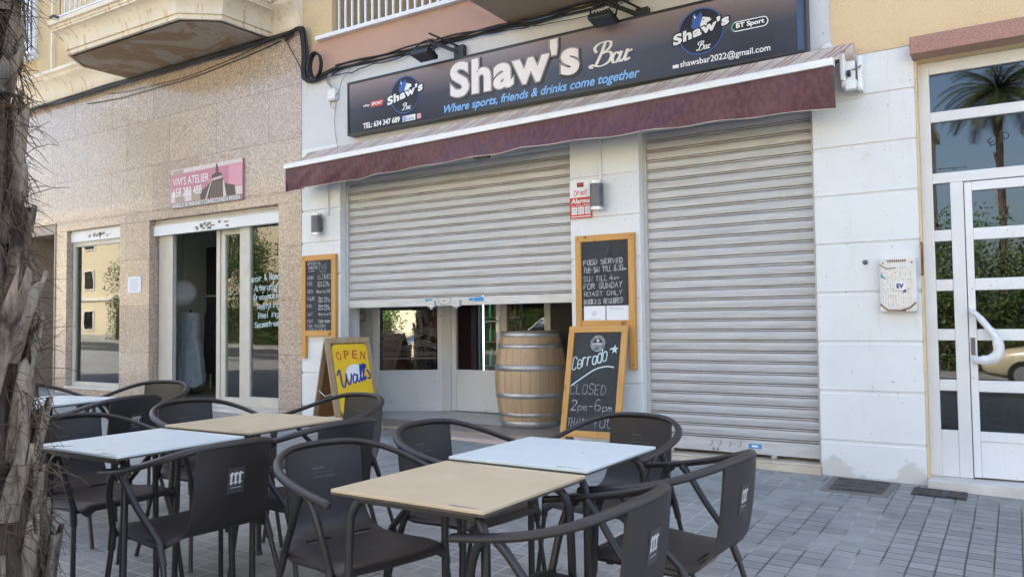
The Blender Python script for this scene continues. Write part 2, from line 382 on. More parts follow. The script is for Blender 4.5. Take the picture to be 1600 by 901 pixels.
def mk_glass(name, tint, ior=1.5, boost=1.0, rough=0.0):
    m = bpy.data.materials.new(name); m.use_nodes = True; MATS[name] = m
    nt = m.node_tree; nt.nodes.clear()
    out = nt.nodes.new('ShaderNodeOutputMaterial')
    tr = nt.nodes.new('ShaderNodeBsdfTransparent'); tr.inputs[0].default_value = c4(tint)
    gl = nt.nodes.new('ShaderNodeBsdfGlossy'); gl.inputs['Roughness'].default_value = rough
    gl.inputs[0].default_value = (0.95, 0.98, 1, 1)
    fr = nt.nodes.new('ShaderNodeFresnel'); fr.inputs[0].default_value = ior
    mu = N(nt, 'ShaderNodeMath', operation='MULTIPLY'); mu.use_clamp = True; nt.links.new(fr.outputs[0], mu.inputs[0]); mu.inputs[1].default_value = boost
    v = coords(nt)
    bp = nt.nodes.new('ShaderNodeBump'); bp.inputs['Strength'].default_value = 0.02; bp.inputs['Distance'].default_value = 0.02
    nt.links.new(noise(nt, v, 1.6, 2), bp.inputs['Height']); nt.links.new(bp.outputs[0], gl.inputs['Normal'])
    mx = nt.nodes.new('ShaderNodeMixShader')
    nt.links.new(mu.outputs[0], mx.inputs[0]); nt.links.new(tr.outputs[0], mx.inputs[1]); nt.links.new(gl.outputs[0], mx.inputs[2])
    nt.links.new(mx.outputs[0], out.inputs[0])
mk_glass('shop_glass', (0.80, 0.86, 0.84), 1.55, 1.6)
mk_glass('door_glass', (0.35, 0.40, 0.44), 1.55, 1.75, 0.012)
mk_glass('film_glass', (0.55, 0.52, 0.46), 1.55, 6.5)
mk_glass('vitrine_glass', (0.88, 0.93, 0.91), 1.5, 1.15)
mk_glass('car_glass', (0.25, 0.3, 0.32), 1.5, 1.6)
flat('interior_wall', (0.66, 0.70, 0.66), 0.8)
flat('interior_dark', (0.06, 0.055, 0.05), 0.7)
flat('interior_red', (0.30, 0.03, 0.05), 0.6)
flat('interior_floor', (0.34, 0.26, 0.19), 0.45)
pm('dress_cloth', (0.56, 0.60, 0.60), (0.34, 0.39, 0.42), 16, 0.85, 0.2, bs=0.2, bscale=30, stretch=(1, 1, 0.4))
pm('dark_cloth', (0.022, 0.022, 0.028), (0.04, 0.04, 0.05), 10, 0.9, 0.1)
pm('blue_cloth', (0.04, 0.07, 0.12), (0.06, 0.09, 0.15), 10, 0.9, 0.1)
flat('lantern_paper', (0.86, 0.87, 0.84), 0.8)
pm('rusty_enamel', (0.74, 0.73, 0.70), (0.64, 0.60, 0.53), 6, 0.5, 0.4, grain=(0.72, 0.71, 0.68))
def mk_mesh_rust():
    m, nt, b = _new('rusted_mesh')
    v = coords(nt)
    vo = nt.nodes.new('ShaderNodeTexVoronoi'); vo.inputs['Scale'].default_value = 62; vo.inputs['Randomness'].default_value = 0.15
    nt.links.new(v, vo.inputs['Vector'])
    rust = mixc(nt, ramp(nt, noise(nt, v, 8, 5), 0.35, 0.62), (0.40, 0.27, 0.13), (0.62, 0.52, 0.37))
    c = mixc(nt, ramp(nt, vo.outputs['Distance'], 0.45, 0.56), rust, (0.74, 0.71, 0.65))
    nt.links.new(c, b.inputs['Base Color']); b.inputs['Roughness'].default_value = 0.65
    bump(nt, b, vo.outputs['Distance'], 0.5, 0.004)
mk_mesh_rust()
pm('rust', (0.26, 0.13, 0.045), (0.15, 0.07, 0.03), 12, 0.8, 0.2)
pm('cast_iron', (0.085, 0.075, 0.068), (0.05, 0.045, 0.042), 14, 0.6, 0.4, bs=0.4, bscale=70)
pm('cover_concrete', (0.23, 0.205, 0.18), (0.17, 0.15, 0.135), 8, 0.75, 0.2, bs=0.3)
def mk_bark():
    m, nt, b = _new('palm_bark')
    v = coords(nt, (14, 14, 2.6))
    n1 = noise(nt, v, 1.2, 8, 0.7, 0.7)
    c = mixc(nt, ramp(nt, n1, 0.34, 0.62), (0.045, 0.031, 0.023), (0.18, 0.135, 0.10))
    c = mixc(nt, ramp(nt, noise(nt, coords(nt, (5, 5, 2)), 2, 5), 0.52, 0.66, (0, 0, 0), (0.7, 0.7, 0.7)), c, (0.26, 0.21, 0.16))
    nt.links.new(c, b.inputs['Base Color']); b.inputs['Roughness'].default_value = 0.9; b.inputs['Specular IOR Level'].default_value = 0.15
    bump(nt, b, n1, 0.9, 0.02)
    m, nt, b = _new('palm_boot')
    v = coords(nt, (26, 26, 2.0))
    n1 = noise(nt, v, 1.2, 8, 0.7, 0.5)
    c = mixc(nt, ramp(nt, n1, 0.3, 0.6), (0.12, 0.082, 0.055), (0.40, 0.325, 0.245))
    c = mixc(nt, ramp(nt, noise(nt, coords(nt, (6, 6, 3)), 1.4, 5, 0.6), 0.5, 0.64), c, (0.055, 0.04, 0.03))
    nt.links.new(c, b.inputs['Base Color']); b.inputs['Roughness'].default_value = 0.85; b.inputs['Specular IOR Level'].default_value = 0.2
    bump(nt, b, n1, 0.9, 0.012)
mk_bark()
pm('palm_fibre', (0.085, 0.056, 0.038), (0.20, 0.145, 0.10), 12, 0.9, 0.1)
pm('palm_frond', (0.045, 0.062, 0.022), (0.075, 0.085, 0.034), 6, 0.5, 0.4)
pm('leaf_green', (0.055, 0.10, 0.022), (0.095, 0.15, 0.035), 3, 0.5, 0.4)
pm('tree_bark', (0.12, 0.09, 0.065), (0.07, 0.055, 0.04), 12, 0.9, 0.1)
pm('asphalt', (0.055, 0.055, 0.056), (0.07, 0.07, 0.07), 4, 0.85, 0.3, bs=0.2, bscale=150)
pm('road_paint', (0.7, 0.7, 0.68), (0.55, 0.55, 0.53), 6, 0.7)
pm('kerb_stone', (0.34, 0.33, 0.31), (0.28, 0.27, 0.25), 5, 0.8)
pm('far_stucco', (0.66, 0.57, 0.39), (0.60, 0.52, 0.36), 1.0, 0.8, 0.2)
pm('far_trim', (0.70, 0.66, 0.58), None, 2, 0.7)
pm('car_paint_white', (0.74, 0.74, 0.72), (0.70, 0.70, 0.69), 1, 0.25, 0.6)
pm('car_paint_cream', (0.60, 0.52, 0.34), (0.57, 0.49, 0.32), 1, 0.25, 0.6)
pm('car_paint_grey', (0.16, 0.17, 0.18), (0.15, 0.16, 0.17), 1, 0.25, 0.6)
pm('tyre_rubber', (0.02, 0.02, 0.02), None, 5, 0.8)
pm('wheel_rim', (0.45, 0.45, 0.46), None, 5, 0.35, 0.5, 0.6)
pm('sticker_blue', (0.03, 0.22, 0.52), (0.05, 0.28, 0.55), 20, 0.5)
pm('sticker_teal', (0.04, 0.30, 0.42), None, 20, 0.5)
def mk_emit(name, c, s):
    m, nt, b = _new(name)
    b.inputs['Base Color'].default_value = c4(c); b.inputs['Emission Color'].default_value = c4(c); b.inputs['Emission Strength'].default_value = s
flat('print_grey', (0.075, 0.072, 0.07), 0.5)
flat('edge_blue', (0.045, 0.085, 0.17), 0.4)
mk_emit('fridge_tube_light', (0.85, 1.0, 0.97), 1.2)

# ------------------------------------------------------------------ mesh helpers
ROOT = {}                                            # world base of every thing and part
class MB:
    def __init__(s): s.v = []; s.f = []; s.sm = []; s.mi = []; s.cm = 0; s.cs = False
    def add(s, vs, fs, smooth=None, mi=None):
        o = len(s.v); s.v += [tuple(x) for x in vs]
        for f in fs:
            s.f.append([o + i for i in f]); s.sm.append(s.cs if smooth is None else smooth); s.mi.append(s.cm if mi is None else mi)
    def box(s, x0, x1, y0, y1, z0, z1, mi=None):
        v = [(x, y, z) for z in (z0, z1) for y in (y0, y1) for x in (x0, x1)]
        s.add(v, [(0, 2, 3, 1), (4, 5, 7, 6), (0, 1, 5, 4), (2, 6, 7, 3), (0, 4, 6, 2), (1, 3, 7, 5)], False, mi)
        return s
    def obox(s, c, ax, ay, az, hx, hy, hz, mi=None):    # oriented box
        c = Vector(c); ax = Vector(ax).normalized() * hx; ay = Vector(ay).normalized() * hy; az = Vector(az).normalized() * hz
        v = [c + ax * i + ay * j + az * k for k in (-1, 1) for j in (-1, 1) for i in (-1, 1)]
        s.add(v, [(0, 2, 3, 1), (4, 5, 7, 6), (0, 1, 5, 4), (2, 6, 7, 3), (0, 4, 6, 2), (1, 3, 7, 5)], False, mi); return s
    def bar(s, a, b, w, h, up=(0, 0, 1), mi=None):
        a = Vector(a); b = Vector(b); d = b - a; u = Vector(up); sd = d.cross(u)
        if sd.length < 1e-6: sd = d.cross(Vector((1, 0, 0)))
        u2 = sd.cross(d)
        return s.obox((a + b) / 2, d, sd, u2, d.length / 2, w / 2, h / 2, mi)
    def tube(s, pts, r, n=8, flat=1.0, cap=True, up=(0, 0, 1), mi=None, closed=False):
        P = [Vector(p) for p in pts]; k = len(P)
        rr = r if isinstance(r, (list, tuple)) else [r] * k
        rings = []
        side0 = None
        for i, p in enumerate(P):
            if closed: t = P[(i + 1) % k] - P[i - 1]
            else: t = (P[min(i + 1, k - 1)] - P[max(i - 1, 0)])
            t.normalize()
            if side0 is None:
                side = t.cross(Vector(up))
                if side.length < 1e-4: side = t.cross(Vector((1, 0, 0)))
            else:
                side = side0 - t * side0.dot(t)
            side.normalize(); side0 = side
            b = side.cross(t)
            rings.append([p + side * math.cos(2 * math.pi * j / n) * rr[i] + b * math.sin(2 * math.pi * j / n) * rr[i] * flat for j in range(n)])
        v = [q for ring in rings for q in ring]; f = []
        for i in range(k if closed else k - 1):
            i2 = (i + 1) % k
            for j in range(n):
                f.append((i * n + j, i2 * n + j, i2 * n + (j + 1) % n, i * n + (j + 1) % n))
        s.add(v, [tuple(reversed(q)) for q in f], True, mi)
        if cap and not closed:
            s.add(rings[0], [tuple(range(n))], False, mi); s.add(rings[-1], [tuple(reversed(range(n)))], False, mi)
        return s
    def lathe(s, prof, n=32, c=(0, 0, 0), cap=True, mi=None, smooth=True):
        c = Vector(c); v = []; f = []
        for (r, z) in prof:
            v += [c + Vector((r * math.cos(2 * math.pi * j / n), r * math.sin(2 * math.pi * j / n), z)) for j in range(n)]
        for i in range(len(prof) - 1):
            for j in range(n):
                f.append((i * n + j, i * n + (j + 1) % n, (i + 1) * n + (j + 1) % n, (i + 1) * n + j))
        s.add(v, f, smooth, mi)
        if cap:
            k = len(prof) - 1
            s.add(v[:n], [tuple(reversed(range(n)))], False, mi); s.add(v[k * n:], [tuple(range(n))], False, mi)
        return s
    def prism(s, poly, o, U, V, W, t, mi=None):       # polygon in (u,v) extruded by t along W
        o = Vector(o); U = Vector(U); V = Vector(V); W = Vector(W)
        a = [o + U * p[0] + V * p[1] for p in poly]; b = [q + W * t for q in a]; n = len(a)
        s.add(a + b, [tuple(reversed(range(n))), tuple(range(n, 2 * n))] + [(i, (i + 1) % n, n + (i + 1) % n, n + i) for i in range(n)], False, mi); return s
    def sheet(s, grid, th=0.0, smooth=True, skip=(), mi=None):   # grid[i][j] points; th gives it a thickness
        ni = len(grid); nj = len(grid[0]); Pt = [[Vector(p) for p in row] for row in grid]
        if th:
            Nn = []
            for i in range(ni):
                row = []
                for j in range(nj):
                    du = Pt[min(i + 1, ni - 1)][j] - Pt[max(i - 1, 0)][j]; dv = Pt[i][min(j + 1, nj - 1)] - Pt[i][max(j - 1, 0)]
                    n = du.cross(dv); n.normalize(); row.append(n)
                Nn.append(row)
        idx = lambda i, j: i * nj + j
        top = [p for row in Pt for p in row]
        f = []; cells = set()
        for i in range(ni - 1):
            for j in range(nj - 1):
                if (i, j) in skip: continue
                cells.add((i, j)); f.append((idx(i, j), idx(i + 1, j), idx(i + 1, j + 1), idx(i, j + 1)))
        if not th:
            s.add(top, f, smooth, mi); return s
        bot = [Pt[i][j] - Nn[i][j] * th for i in range(ni) for j in range(nj)]; m = len(top)
        s.add(top + bot, f + [tuple(m + q for q in reversed(x)) for x in f], smooth, mi)
        e = []
        for (i, j) in cells:
            for (di, dj, a, b) in ((-1, 0, (i, j), (i, j + 1)), (1, 0, (i + 1, j + 1), (i + 1, j)), (0, -1, (i + 1, j), (i, j)), (0, 1, (i, j + 1), (i + 1, j + 1))):
                if (i + di, j + dj) not in cells:
                    ia, ib = idx(*a), idx(*b); e.append((ia, ib, m + ib, m + ia))
        s.add(top + bot, e, False, mi); return s
    def ribbon(s, pts, w, o=(0, 0, 0), U=(1, 0, 0), V=(0, 0, 1), mi=None):   # flat stroke in a plane
        o = Vector(o); U = Vector(U); V = Vector(V)
        p = [Vector((q[0], q[1])) for q in pts]
        q = [p[0]]
        for x in p[1:]:
            if (x - q[-1]).length > 1e-6: q.append(x)
        p = q; n = len(p); s.k = getattr(s, 'k', 0); up_ = U.cross(V).normalized()
        if n < 2: return s
        ww = w if isinstance(w, (list, tuple)) else [w] * n
        vs = []
        for i in range(n):
            t0 = (p[i] - p[i - 1]).normalized() if i else (p[1] - p[0]).normalized()
            t1 = (p[i + 1] - p[i]).normalized() if i < n - 1 else t0
            t = t0 + t1
            if t.length < 0.3: t = Vector((-t0.y, t0.x))
            t.normalize(); nn = Vector((-t.y, t.x)); k = max(0.6, abs(nn.dot(Vector((-t0.y, t0.x)))))
            h = ww[min(i, len(ww) - 1)] / 2 / k
            e = Vector((0, 0))
            if i == 0: e = -t * h * 0.7
            if i == n - 1: e = t * h * 0.7
            s.k += 1; lift = up_ * (s.k % 400) * 2.5e-6
            for sg in (1, -1):
                c = p[i] + nn * h * sg + e; vs.append(o + U * c.x + V * c.y + lift)
        s.add(vs, [(2 * i, 2 * i + 1, 2 * i + 3, 2 * i + 2) for i in range(n - 1)], False, mi); return s
    def pieces(s, name, mat, parent, bevel=0, seg=2):    # every loose piece becomes a mesh of its own
        par = list(range(len(s.v)))
        def find(a):
            while par[a] != a: par[a] = par[par[a]]; a = par[a]
            return a
        for f in s.f:
            for q in f[1:]: par[find(q)] = find(f[0])
        gr = {}
        for k, f in enumerate(s.f): gr.setdefault(find(f[0]), []).append(k)
        out = []
        for ks in gr.values():
            mb = MB(); mp = {}
            for k in ks:
                nf = []
                for q in s.f[k]:
                    if q not in mp: mp[q] = len(mb.v); mb.v.append(s.v[q])
                    nf.append(mp[q])
                mb.f.append(nf); mb.sm.append(s.sm[k]); mb.mi.append(s.mi[k])
            out.append(mb.build(name, mat, parent, bevel, seg))
        return out
    def build(s, name, mat, parent=None, bevel=0, seg=2, loc=None):
        base = Vector(ROOT[parent.name]) if parent else Vector(loc or (0, 0, 0))
        me = bpy.data.meshes.new(name)
        me.from_pydata([tuple(Vector(v) - base) for v in s.v], [], s.f)
        me.polygons.foreach_set('use_smooth', s.sm); me.polygons.foreach_set('material_index', s.mi)
        for m in (mat if isinstance(mat, (list, tuple)) else [mat]): me.materials.append(MATS[m])
        me.update()
        o = bpy.data.objects.new(name, me); C.objects.link(o)
        if parent: o.parent = parent
        else: o.location = base
        ROOT[o.name] = tuple(base)
        if bevel:
            b = o.modifiers.new('bevel', 'BEVEL'); b.width = bevel; b.segments = seg; b.limit_method = 'ANGLE'; b.angle_limit = R(40)
            b.harden_normals = False
        return o
def tag(o, label=None, cat=None, group=None, kind=None):
    if label: o['label'] = label
    if cat: o['category'] = cat
    if group: o['group'] = group
    if kind: o['kind'] = kind
    return o
def thing(name, label, cat, loc=(0, 0, 0), group=None):
    o = bpy.data.objects.new(name, None); C.objects.link(o); o.empty_display_size = 0.1
    o.location = loc; ROOT[o.name] = tuple(loc)
    return tag(o, label, cat, group)
def kids(o): return [x for x in bpy.data.objects if x.parent == o]
def copy_tree(o, par=None):
    c = o.copy(); C.objects.link(c); ROOT[c.name] = ROOT[o.name]
    if par: c.parent = par
    for k in kids(o): copy_tree(k, c)
    return c
def crom(pts, k=6, closed=False):                      # smooth curve through points
    P = [Vector(p) for p in pts]; out = []; n = len(P)
    for i in range(n if closed else n - 1):
        g = (lambda q: P[q % n]) if closed else (lambda q: P[min(max(q, 0), n - 1)])
        p0, p1, p2, p3 = g(i - 1), g(i), g(i + 1), g(i + 2)
        for j in range(k):
            t = j / k
            out.append(0.5 * ((2 * p1) + (p2 - p0) * t + (2 * p0 - 5 * p1 + 4 * p2 - p3) * t * t + (3 * p1 - p0 - 3 * p2 + p3) * t ** 3))
    if not closed: out.append(P[-1])
    return out
def circ(cx, cz, r, n=32, a0=0, a1=2 * math.pi):
    return [(cx + r * math.cos(a0 + (a1 - a0) * i / n), cz + r * math.sin(a0 + (a1 - a0) * i / n)) for i in range(n)]

# ---- lettering: built-in font, fitted into a box
def text_geo(txt, bold=0.0, shear=0.0, space=1.0):
    cu = bpy.data.curves.new('lettering', 'FONT'); cu.body = txt; cu.size = 1.0; cu.offset = bold; cu.shear = shear
    cu.space_character = space; cu.resolution_u = 4
    o = bpy.data.objects.new('lettering', cu)
    me = o.to_mesh()
    v = [tuple(p.co) for p in me.vertices]; f = [tuple(p.vertices) for p in me.polygons]
    o.to_mesh_clear(); bpy.data.objects.remove(o); bpy.data.curves.remove(cu)
    return v, f
def put_text(mb, txt, u0, v0, u1, v1, o=(0, 0, 0), U=(1, 0, 0), V=(0, 0, 1), bold=0.0, shear=0.0, skew=0.0, pad=0.0, space=1.0, mi=None, ref=None):
    """text fitted in the box (u0,v0)-(u1,v1); ref = text that sets the height (for strings without tall letters)"""
    v, f = text_geo(txt, bold, shear, space)
    rv = text_geo(ref, bold, shear, space)[0] if ref else v
    x0 = min(p[0] for p in v); x1 = max(p[0] for p in v); y0 = min(p[1] for p in rv); y1 = max(p[1] for p in rv)
    sx = (u1 - u0) / (x1 - x0); sy = (v1 - v0) / (y1 - y0)
    o = Vector(o); U = Vector(U); V = Vector(V); pts = []
    for p in v:
        a = u0 + (p[0] - x0) * sx; b = v0 + (p[1] - y0) * sy + skew * (a - u0)
        pts.append(o + U * a + V * b)
    mb.add(pts, f, False, mi)

# ---- handwriting: single strokes on a 4 x 8 grid (baseline 2, cap top 8)
GL = {'A': "02 28 42|15 35", 'B': "02 08|08 28 37 36 25 05|25 44 43 32 02", 'C': "47 38 18 07 03 12 32 43", 'D': "02 08|08 28 46 44 22 02",
      'E': "48 08 02 42|05 35", 'F': "48 08 02|05 35", 'G': "47 38 18 07 03 12 32 43 45 25", 'H': "02 08|42 48|05 45", 'I': "22 28", 'K': "02 08|48 05 42",
      'L': "08 02 42", 'M': "02 08 24 48 42", 'N': "02 08 42 48", 'O': "18 07 03 12 32 43 47 38 18", 'P': "02 08|08 38 47 46 35 05", 'Q': "18 07 03 12 32 43 47 38 18|24 42",
      'R': "02 08|08 38 47 46 35 05|25 42", 'S': "47 38 18 07 06 15 35 44 43 32 12 03", 'T': "08 48|28 22", 'U': "08 03 12 32 43 48", 'V': "08 22 48",
      'W': "08 12 26 32 48", 'X': "02 48|08 42", 'Y': "08 25 48|25 22", 'Z': "08 48 02 42",
      '0': "18 07 03 12 32 43 47 38 18", '1': "17 28 22", '2': "07 18 38 47 46 02 42", '3': "08 48 25 35 44 43 32 12 03", '4': "32 38 04 44",
      '6': "38 18 06 03 12 32 43 44 35 15 04", '8': "25 06 07 18 38 47 46 25 04 03 12 32 43 44 25", '9': "44 05 07 18 38 47 46 43 22 12", ':': "23 24|26 27", '.': "22 23", '-': "05 45", '&': "42 07 18 27 04 13 22 44",
      'a': "46 16 05 03 12 32 44|46 43 42", 'c': "45 36 16 05 03 12 32 43", 'd': "48 42|45 36 16 05 03 12 32 43", 'e': "04 44 45 36 16 05 03 12 32 43",
      'g': "46 41 30 10|45 36 16 05 03 12 32 43", 'i': "26 22|27 28", 'k': "08 02|36 04 32", 'l': "18 13 22", 'm': "06 02|05 16 25 22|25 36 45 42",
      'n': "06 02|05 16 36 45 42", 'o': "16 05 03 12 32 43 45 36 16", 'p': "06 00|05 16 36 45 43 32 12 03", 'r': "06 02|04 16 36", 's': "45 36 16 05 14 34 43 32 12 03",
      't': "28 23 32|06 46", 'u': "06 03 12 32 43|46 42", 'v': "06 22 46", 'w': "06 12 25 32 46", 'y': "06 22|46 10", 'D_': ""}
NARROW = {'I': 0.55, '1': 0.6, 'i': 0.5, 'l': 0.55, '.': 0.5, ':': 0.5, ' ': 0.8, 't': 0.8}
rng = random.Random(3)
def hand(mb, txt, u, v, h, w, sw, o, U, V, slope=0.0, jit=0.05, gap=0.45, smooth=False, mi=None):
    """handwriting from (u,v): cap height h, letter width w, stroke width sw"""
    x = u
    for ch in txt:
        k = NARROW.get(ch, 1.0)
        if ch in GL:
            jx, jy = rng.uniform(-jit, jit) * h, rng.uniform(-jit, jit) * h
            js = rng.uniform(0.9, 1.1)
            for st in GL[ch].split('|'):
                pp = []
                for c in st.split():
                    px = (int(c[0]) - (2 if k < 1 else 0)) / 4 * w + (w * k / 2 if k < 1 else 0); py = (int(c[1]) - 2) / 6 * h * js
                    pp.append(Vector((x + px + jx + py * 0.06 + rng.uniform(-1, 1) * jit * 0.4 * h, v + py + jy + slope * (x - u) + rng.uniform(-1, 1) * jit * 0.3 * h, 0)))
                if smooth and len(pp) > 2: pp = crom(pp, 4)
                mb.ribbon([(p.x, p.y) for p in pp], sw * rng.uniform(0.8, 1.15), o, U, V, mi)
        x += w * (k + gap)
    return x
def flat_poly(mb, poly, o, U, V, mi=None):
    o = Vector(o); U = Vector(U); V = Vector(V)
    mb.add([o + U * p[0] + V * p[1] for p in poly], [tuple(range(len(poly)))], False, mi)
XU, ZV = (1, 0, 0), (0, 0, 1)

# ------------------------------------------------------------------ ground
def slope_sheet(x0, x1, y0, y1, nx, ny, dz=0.0):
    return [[(x0 + (x1 - x0) * i / nx, y0 + (y1 - y0) * j / ny, G(x0 + (x1 - x0) * i / nx, y0 + (y1 - y0) * j / ny) + dz) for j in range(ny + 1)] for i in range(nx + 1)]
m = MB(); m.sheet(slope_sheet(-60, 60, -9.0, 0.6, 12, 6), 0, False); tag(m.build('pavement', 'grey_pavers'), kind='structure')
m = MB(); m.sheet(slope_sheet(-400, 400, -400, 400, 4, 4, -0.30), 0, False); tag(m.build('ground', 'asphalt'), kind='structure')
m = MB(); m.sheet(slope_sheet(-90, 90, -17.6, -9.12, 8, 2, -0.125), 0, False); tag(m.build('road', 'asphalt'), kind='structure')
m = MB()
m.sheet(slope_sheet(-90, 90, -9.12, -9.0, 8, 1, 0.004), 0.3, False); m.sheet(slope_sheet(-90, 90, -17.72, -17.6, 8, 1, 0.0), 0.3, False)
tag(m.build('kerb', 'kerb_stone'), kind='structure')
m = MB(); m.sheet(slope_sheet(-90, 90, -26, -17.72, 8, 2, -0.004), 0, False); tag(m.build('far_pavement', 'grey_pavers'), kind='structure')
m = MB()
for k in range(-9, 10): m.sheet(slope_sheet(k * 6, k * 6 + 2.6, -13.42, -13.30, 2, 1, -0.121), 0, False)
tag(m.build('road_marking', 'road_paint'), kind='structure')

# ------------------------------------------------------------------ left building: polished granite shopfront, beige stucco above
lb = thing('corner_building', 'beige stucco building with polished speckled granite ground floor and cream balcony', 'building', (-10.2, 0.15, 0.2))
GX0, GX1 = -15.5, -6.695
m = MB()
m.box(GX0, GX1, 0, .30, 2.66, 4.47)
m.box(-11.80, GX1, 0, .30, 2.53, 2.66)
m.box(-11.80, -11.51, 0, .30, -.3, 2.53); m.box(-10.19, -9.53, 0, .30, -.3, 2.53); m.box(-7.07, GX1, 0, .30, -.3, 2.53)
m.box(-11.51, -10.19, 0, .30, -.3, .31)
m.box(GX0, -12.95, 0, .30, -.3, 2.66)
m.build('granite_wall', 'polished_granite', lb, 0.004, 1)
m = MB(); m.box(GX0, -6.25, 0.03, 0.35, 4.47, 13.6); m.box(-6.692, -6.25, 0.03, 0.35, 4.272, 4.47); m.box(-16, -6.7, .35, 8, 12.8, 13.5)
# right pier of the loggia belongs to this wall
m.build('stucco_wall', 'beige_stucco', lb)
m = MB()
m.box(-16, -15.5, 0, 7, -.3, 13.5); m.box(-15.5, -6.0, 6.5, 7, -.3, 13.5); m.box(-15.5, -6.75, .36, 6.5, 3.05, 3.3)
m.build('rear_walls', 'interior_wall', lb)
# cornice with a cove profile
COVE = [(0.0, 0.0), (0.035, 0.0), (0.045, 0.05), (0.05, 0.09), (0.065, 0.15), (0.095, 0.21), (0.145, 0.26), (0.185, 0.285), (0.19, 0.30), (0.19, 0.325), (0.235, 0.335), (0.235, 0.385), (0.0, 0.40)]
def cornice(mb, x0, x1, z, k=1.0):
    n = len(COVE)
    for xa, xb in ((x0, x1),):
        a = [(xa, 0.03 - p[0] * k, z + p[1]) for p in COVE]; b = [(xb, 0.03 - p[0] * k, z + p[1]) for p in COVE]
        mb.add(a + b, [(i, n + i, n + i + 1, i + 1) for i in range(n - 1)], True)
        mb.add(a, [tuple(range(n))], False); mb.add(b, [tuple(reversed(range(n)))], False)
m = MB(); cornice(m, GX0, -9.86, 4.475); cornice(m, -7.24, -6.70, 4.475)
m.build('cornice', 'cream_moulding', lb)
# balcony: polygonal slab, cove all round
def ring(off):
    return [(-9.90 - off, 0.03), (-9.93 - off, -.66 - off * .35), (-9.66 - off * .45, -.98 - off), (-7.55 + off * .45, -.95 - off), (-7.21 + off, -.68 - off * .35), (-7.19 + off, 0.03)]
bal = MB()
CV = [(.045 + .135 * (1 - math.cos(i / 10 * math.pi / 2)), 4.535 + .185 * math.sin(i / 10 * math.pi / 2)) for i in range(11)]
prof = [(0.0, 4.463), (0.035, 4.465), (0.037, 4.498), (.022, 4.506), (.022, 4.518), (.045, 4.524), (.045, 4.535)] + CV[1:] + [(.182, 4.742), (.195, 4.748), (.195, 4.772), (0.228, 4.78), (0.228, 4.83)]
rows = [[(p[0], p[1], z) for p in ring(o_)] for o_, z in prof]
for i in range(len(rows) - 1):
    a, b = rows[i], rows[i + 1]; n = len(a)
    for j in range(n - 1): bal.add([a[j], a[j + 1], b[j + 1], b[j]], [(0, 1, 2, 3)], False)
bal.add(rows[-1], [tuple(range(6))], False)
balo = bal.build('balcony', 'cream_moulding', lb)
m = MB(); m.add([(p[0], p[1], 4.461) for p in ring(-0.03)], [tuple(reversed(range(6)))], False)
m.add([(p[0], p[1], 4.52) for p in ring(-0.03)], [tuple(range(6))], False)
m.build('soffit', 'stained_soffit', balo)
m = MB(); m.tube([(-9.52, -1.12, 4.83), (-9.52, -1.26, 4.84), (-9.52, -1.30, 4.80)], 0.018, 8)
m.tube([(-9.52, -1.16, 4.86), (-9.43, -1.16, 4.86)], .008, 6); m.build('drain_spout', 'grey_lamp_metal', balo)
m = MB()
for (a, b) in (((-9.95, -.75), (-9.72, -1.08)), ((-9.72, -1.08), (-7.5, -1.05)), ((-7.5, -1.05), (-7.12, -.72))):
    L = math.dist(a, b); k = max(2, int(L / .11))
    for i in range(k + 1):
        t = i / k; x = a[0] + (b[0] - a[0]) * t; y = a[1] + (b[1] - a[1]) * t; m.tube([(x, y, 4.83), (x, y, 5.8)], .009, 6)
    m.bar((*a, 5.8), (*b, 5.8), .04, .03); m.bar((*a, 4.93), (*b, 4.93), .03, .02)
m.build('railing', 'white_aluminium', balo)
# window with white railing far left on the first floor
w = MB(); w.box(-13.75, -12.45, -.01, .03, 5.30, 6.9); w.box(-13.80, -12.40, -.05, .03, 5.22, 5.30)
wo = w.build('window', 'white_aluminium', lb)
m = MB(); m.box(-13.66, -12.54, -.02, -.012, 5.38, 6.82); m.build('pane', 'door_glass', wo)
m = MB()
for i in range(13): x = -13.78 + i * .115; m.box(x - .012, x + .012, -.12, -.10, 5.30, 6.15)
m.box(-13.82, -12.36, -.125, -.095, 6.15, 6.19); m.box(-13.82, -12.36, -.125, -.095, 5.27, 5.31)
m.build('railing', 'white_aluminium', wo)
m = MB(); m.box(-11.98, -11.94, -.02, .03, 4.9, 9); m.build('downpipe', 'cream_moulding', lb)
# recessed flat entrance at the far left
e = MB(); e.box(-12.95, -12.84, .02, .6, 0.1, 2.66); e.box(-12.84, -11.86, .62, .66, .1, 2.66); e.box(-11.86, -11.802, .02, .62, .1, 2.655)
e.box(-12.84, -11.86, .03, .62, 2.52, 2.655)
eo = e.build('entrance', 'brown_floor_stone', lb)
m = MB(); m.box(-12.30, -11.88, .58, .615, .22, 2.35); ed = m.build('door', 'interior_dark', eo)
m = MB(); m.box(-12.34, -12.30, .55, .615, .2, 2.4); m.box(-12.30, -11.87, .55, .615, 1.95, 2.0); m.build('frame', 'aluminium_frame', ed)
m = MB(); m.box(-11.825, -11.795, -.012, .02, -.2, 2.67); m.build('entrance_trim', 'brown_floor_stone', lb)
m = MB(); m.box(-12.95, -11.80, -.02, .62, -.2, .215); m.build('doorstep', 'marble_step', lb)
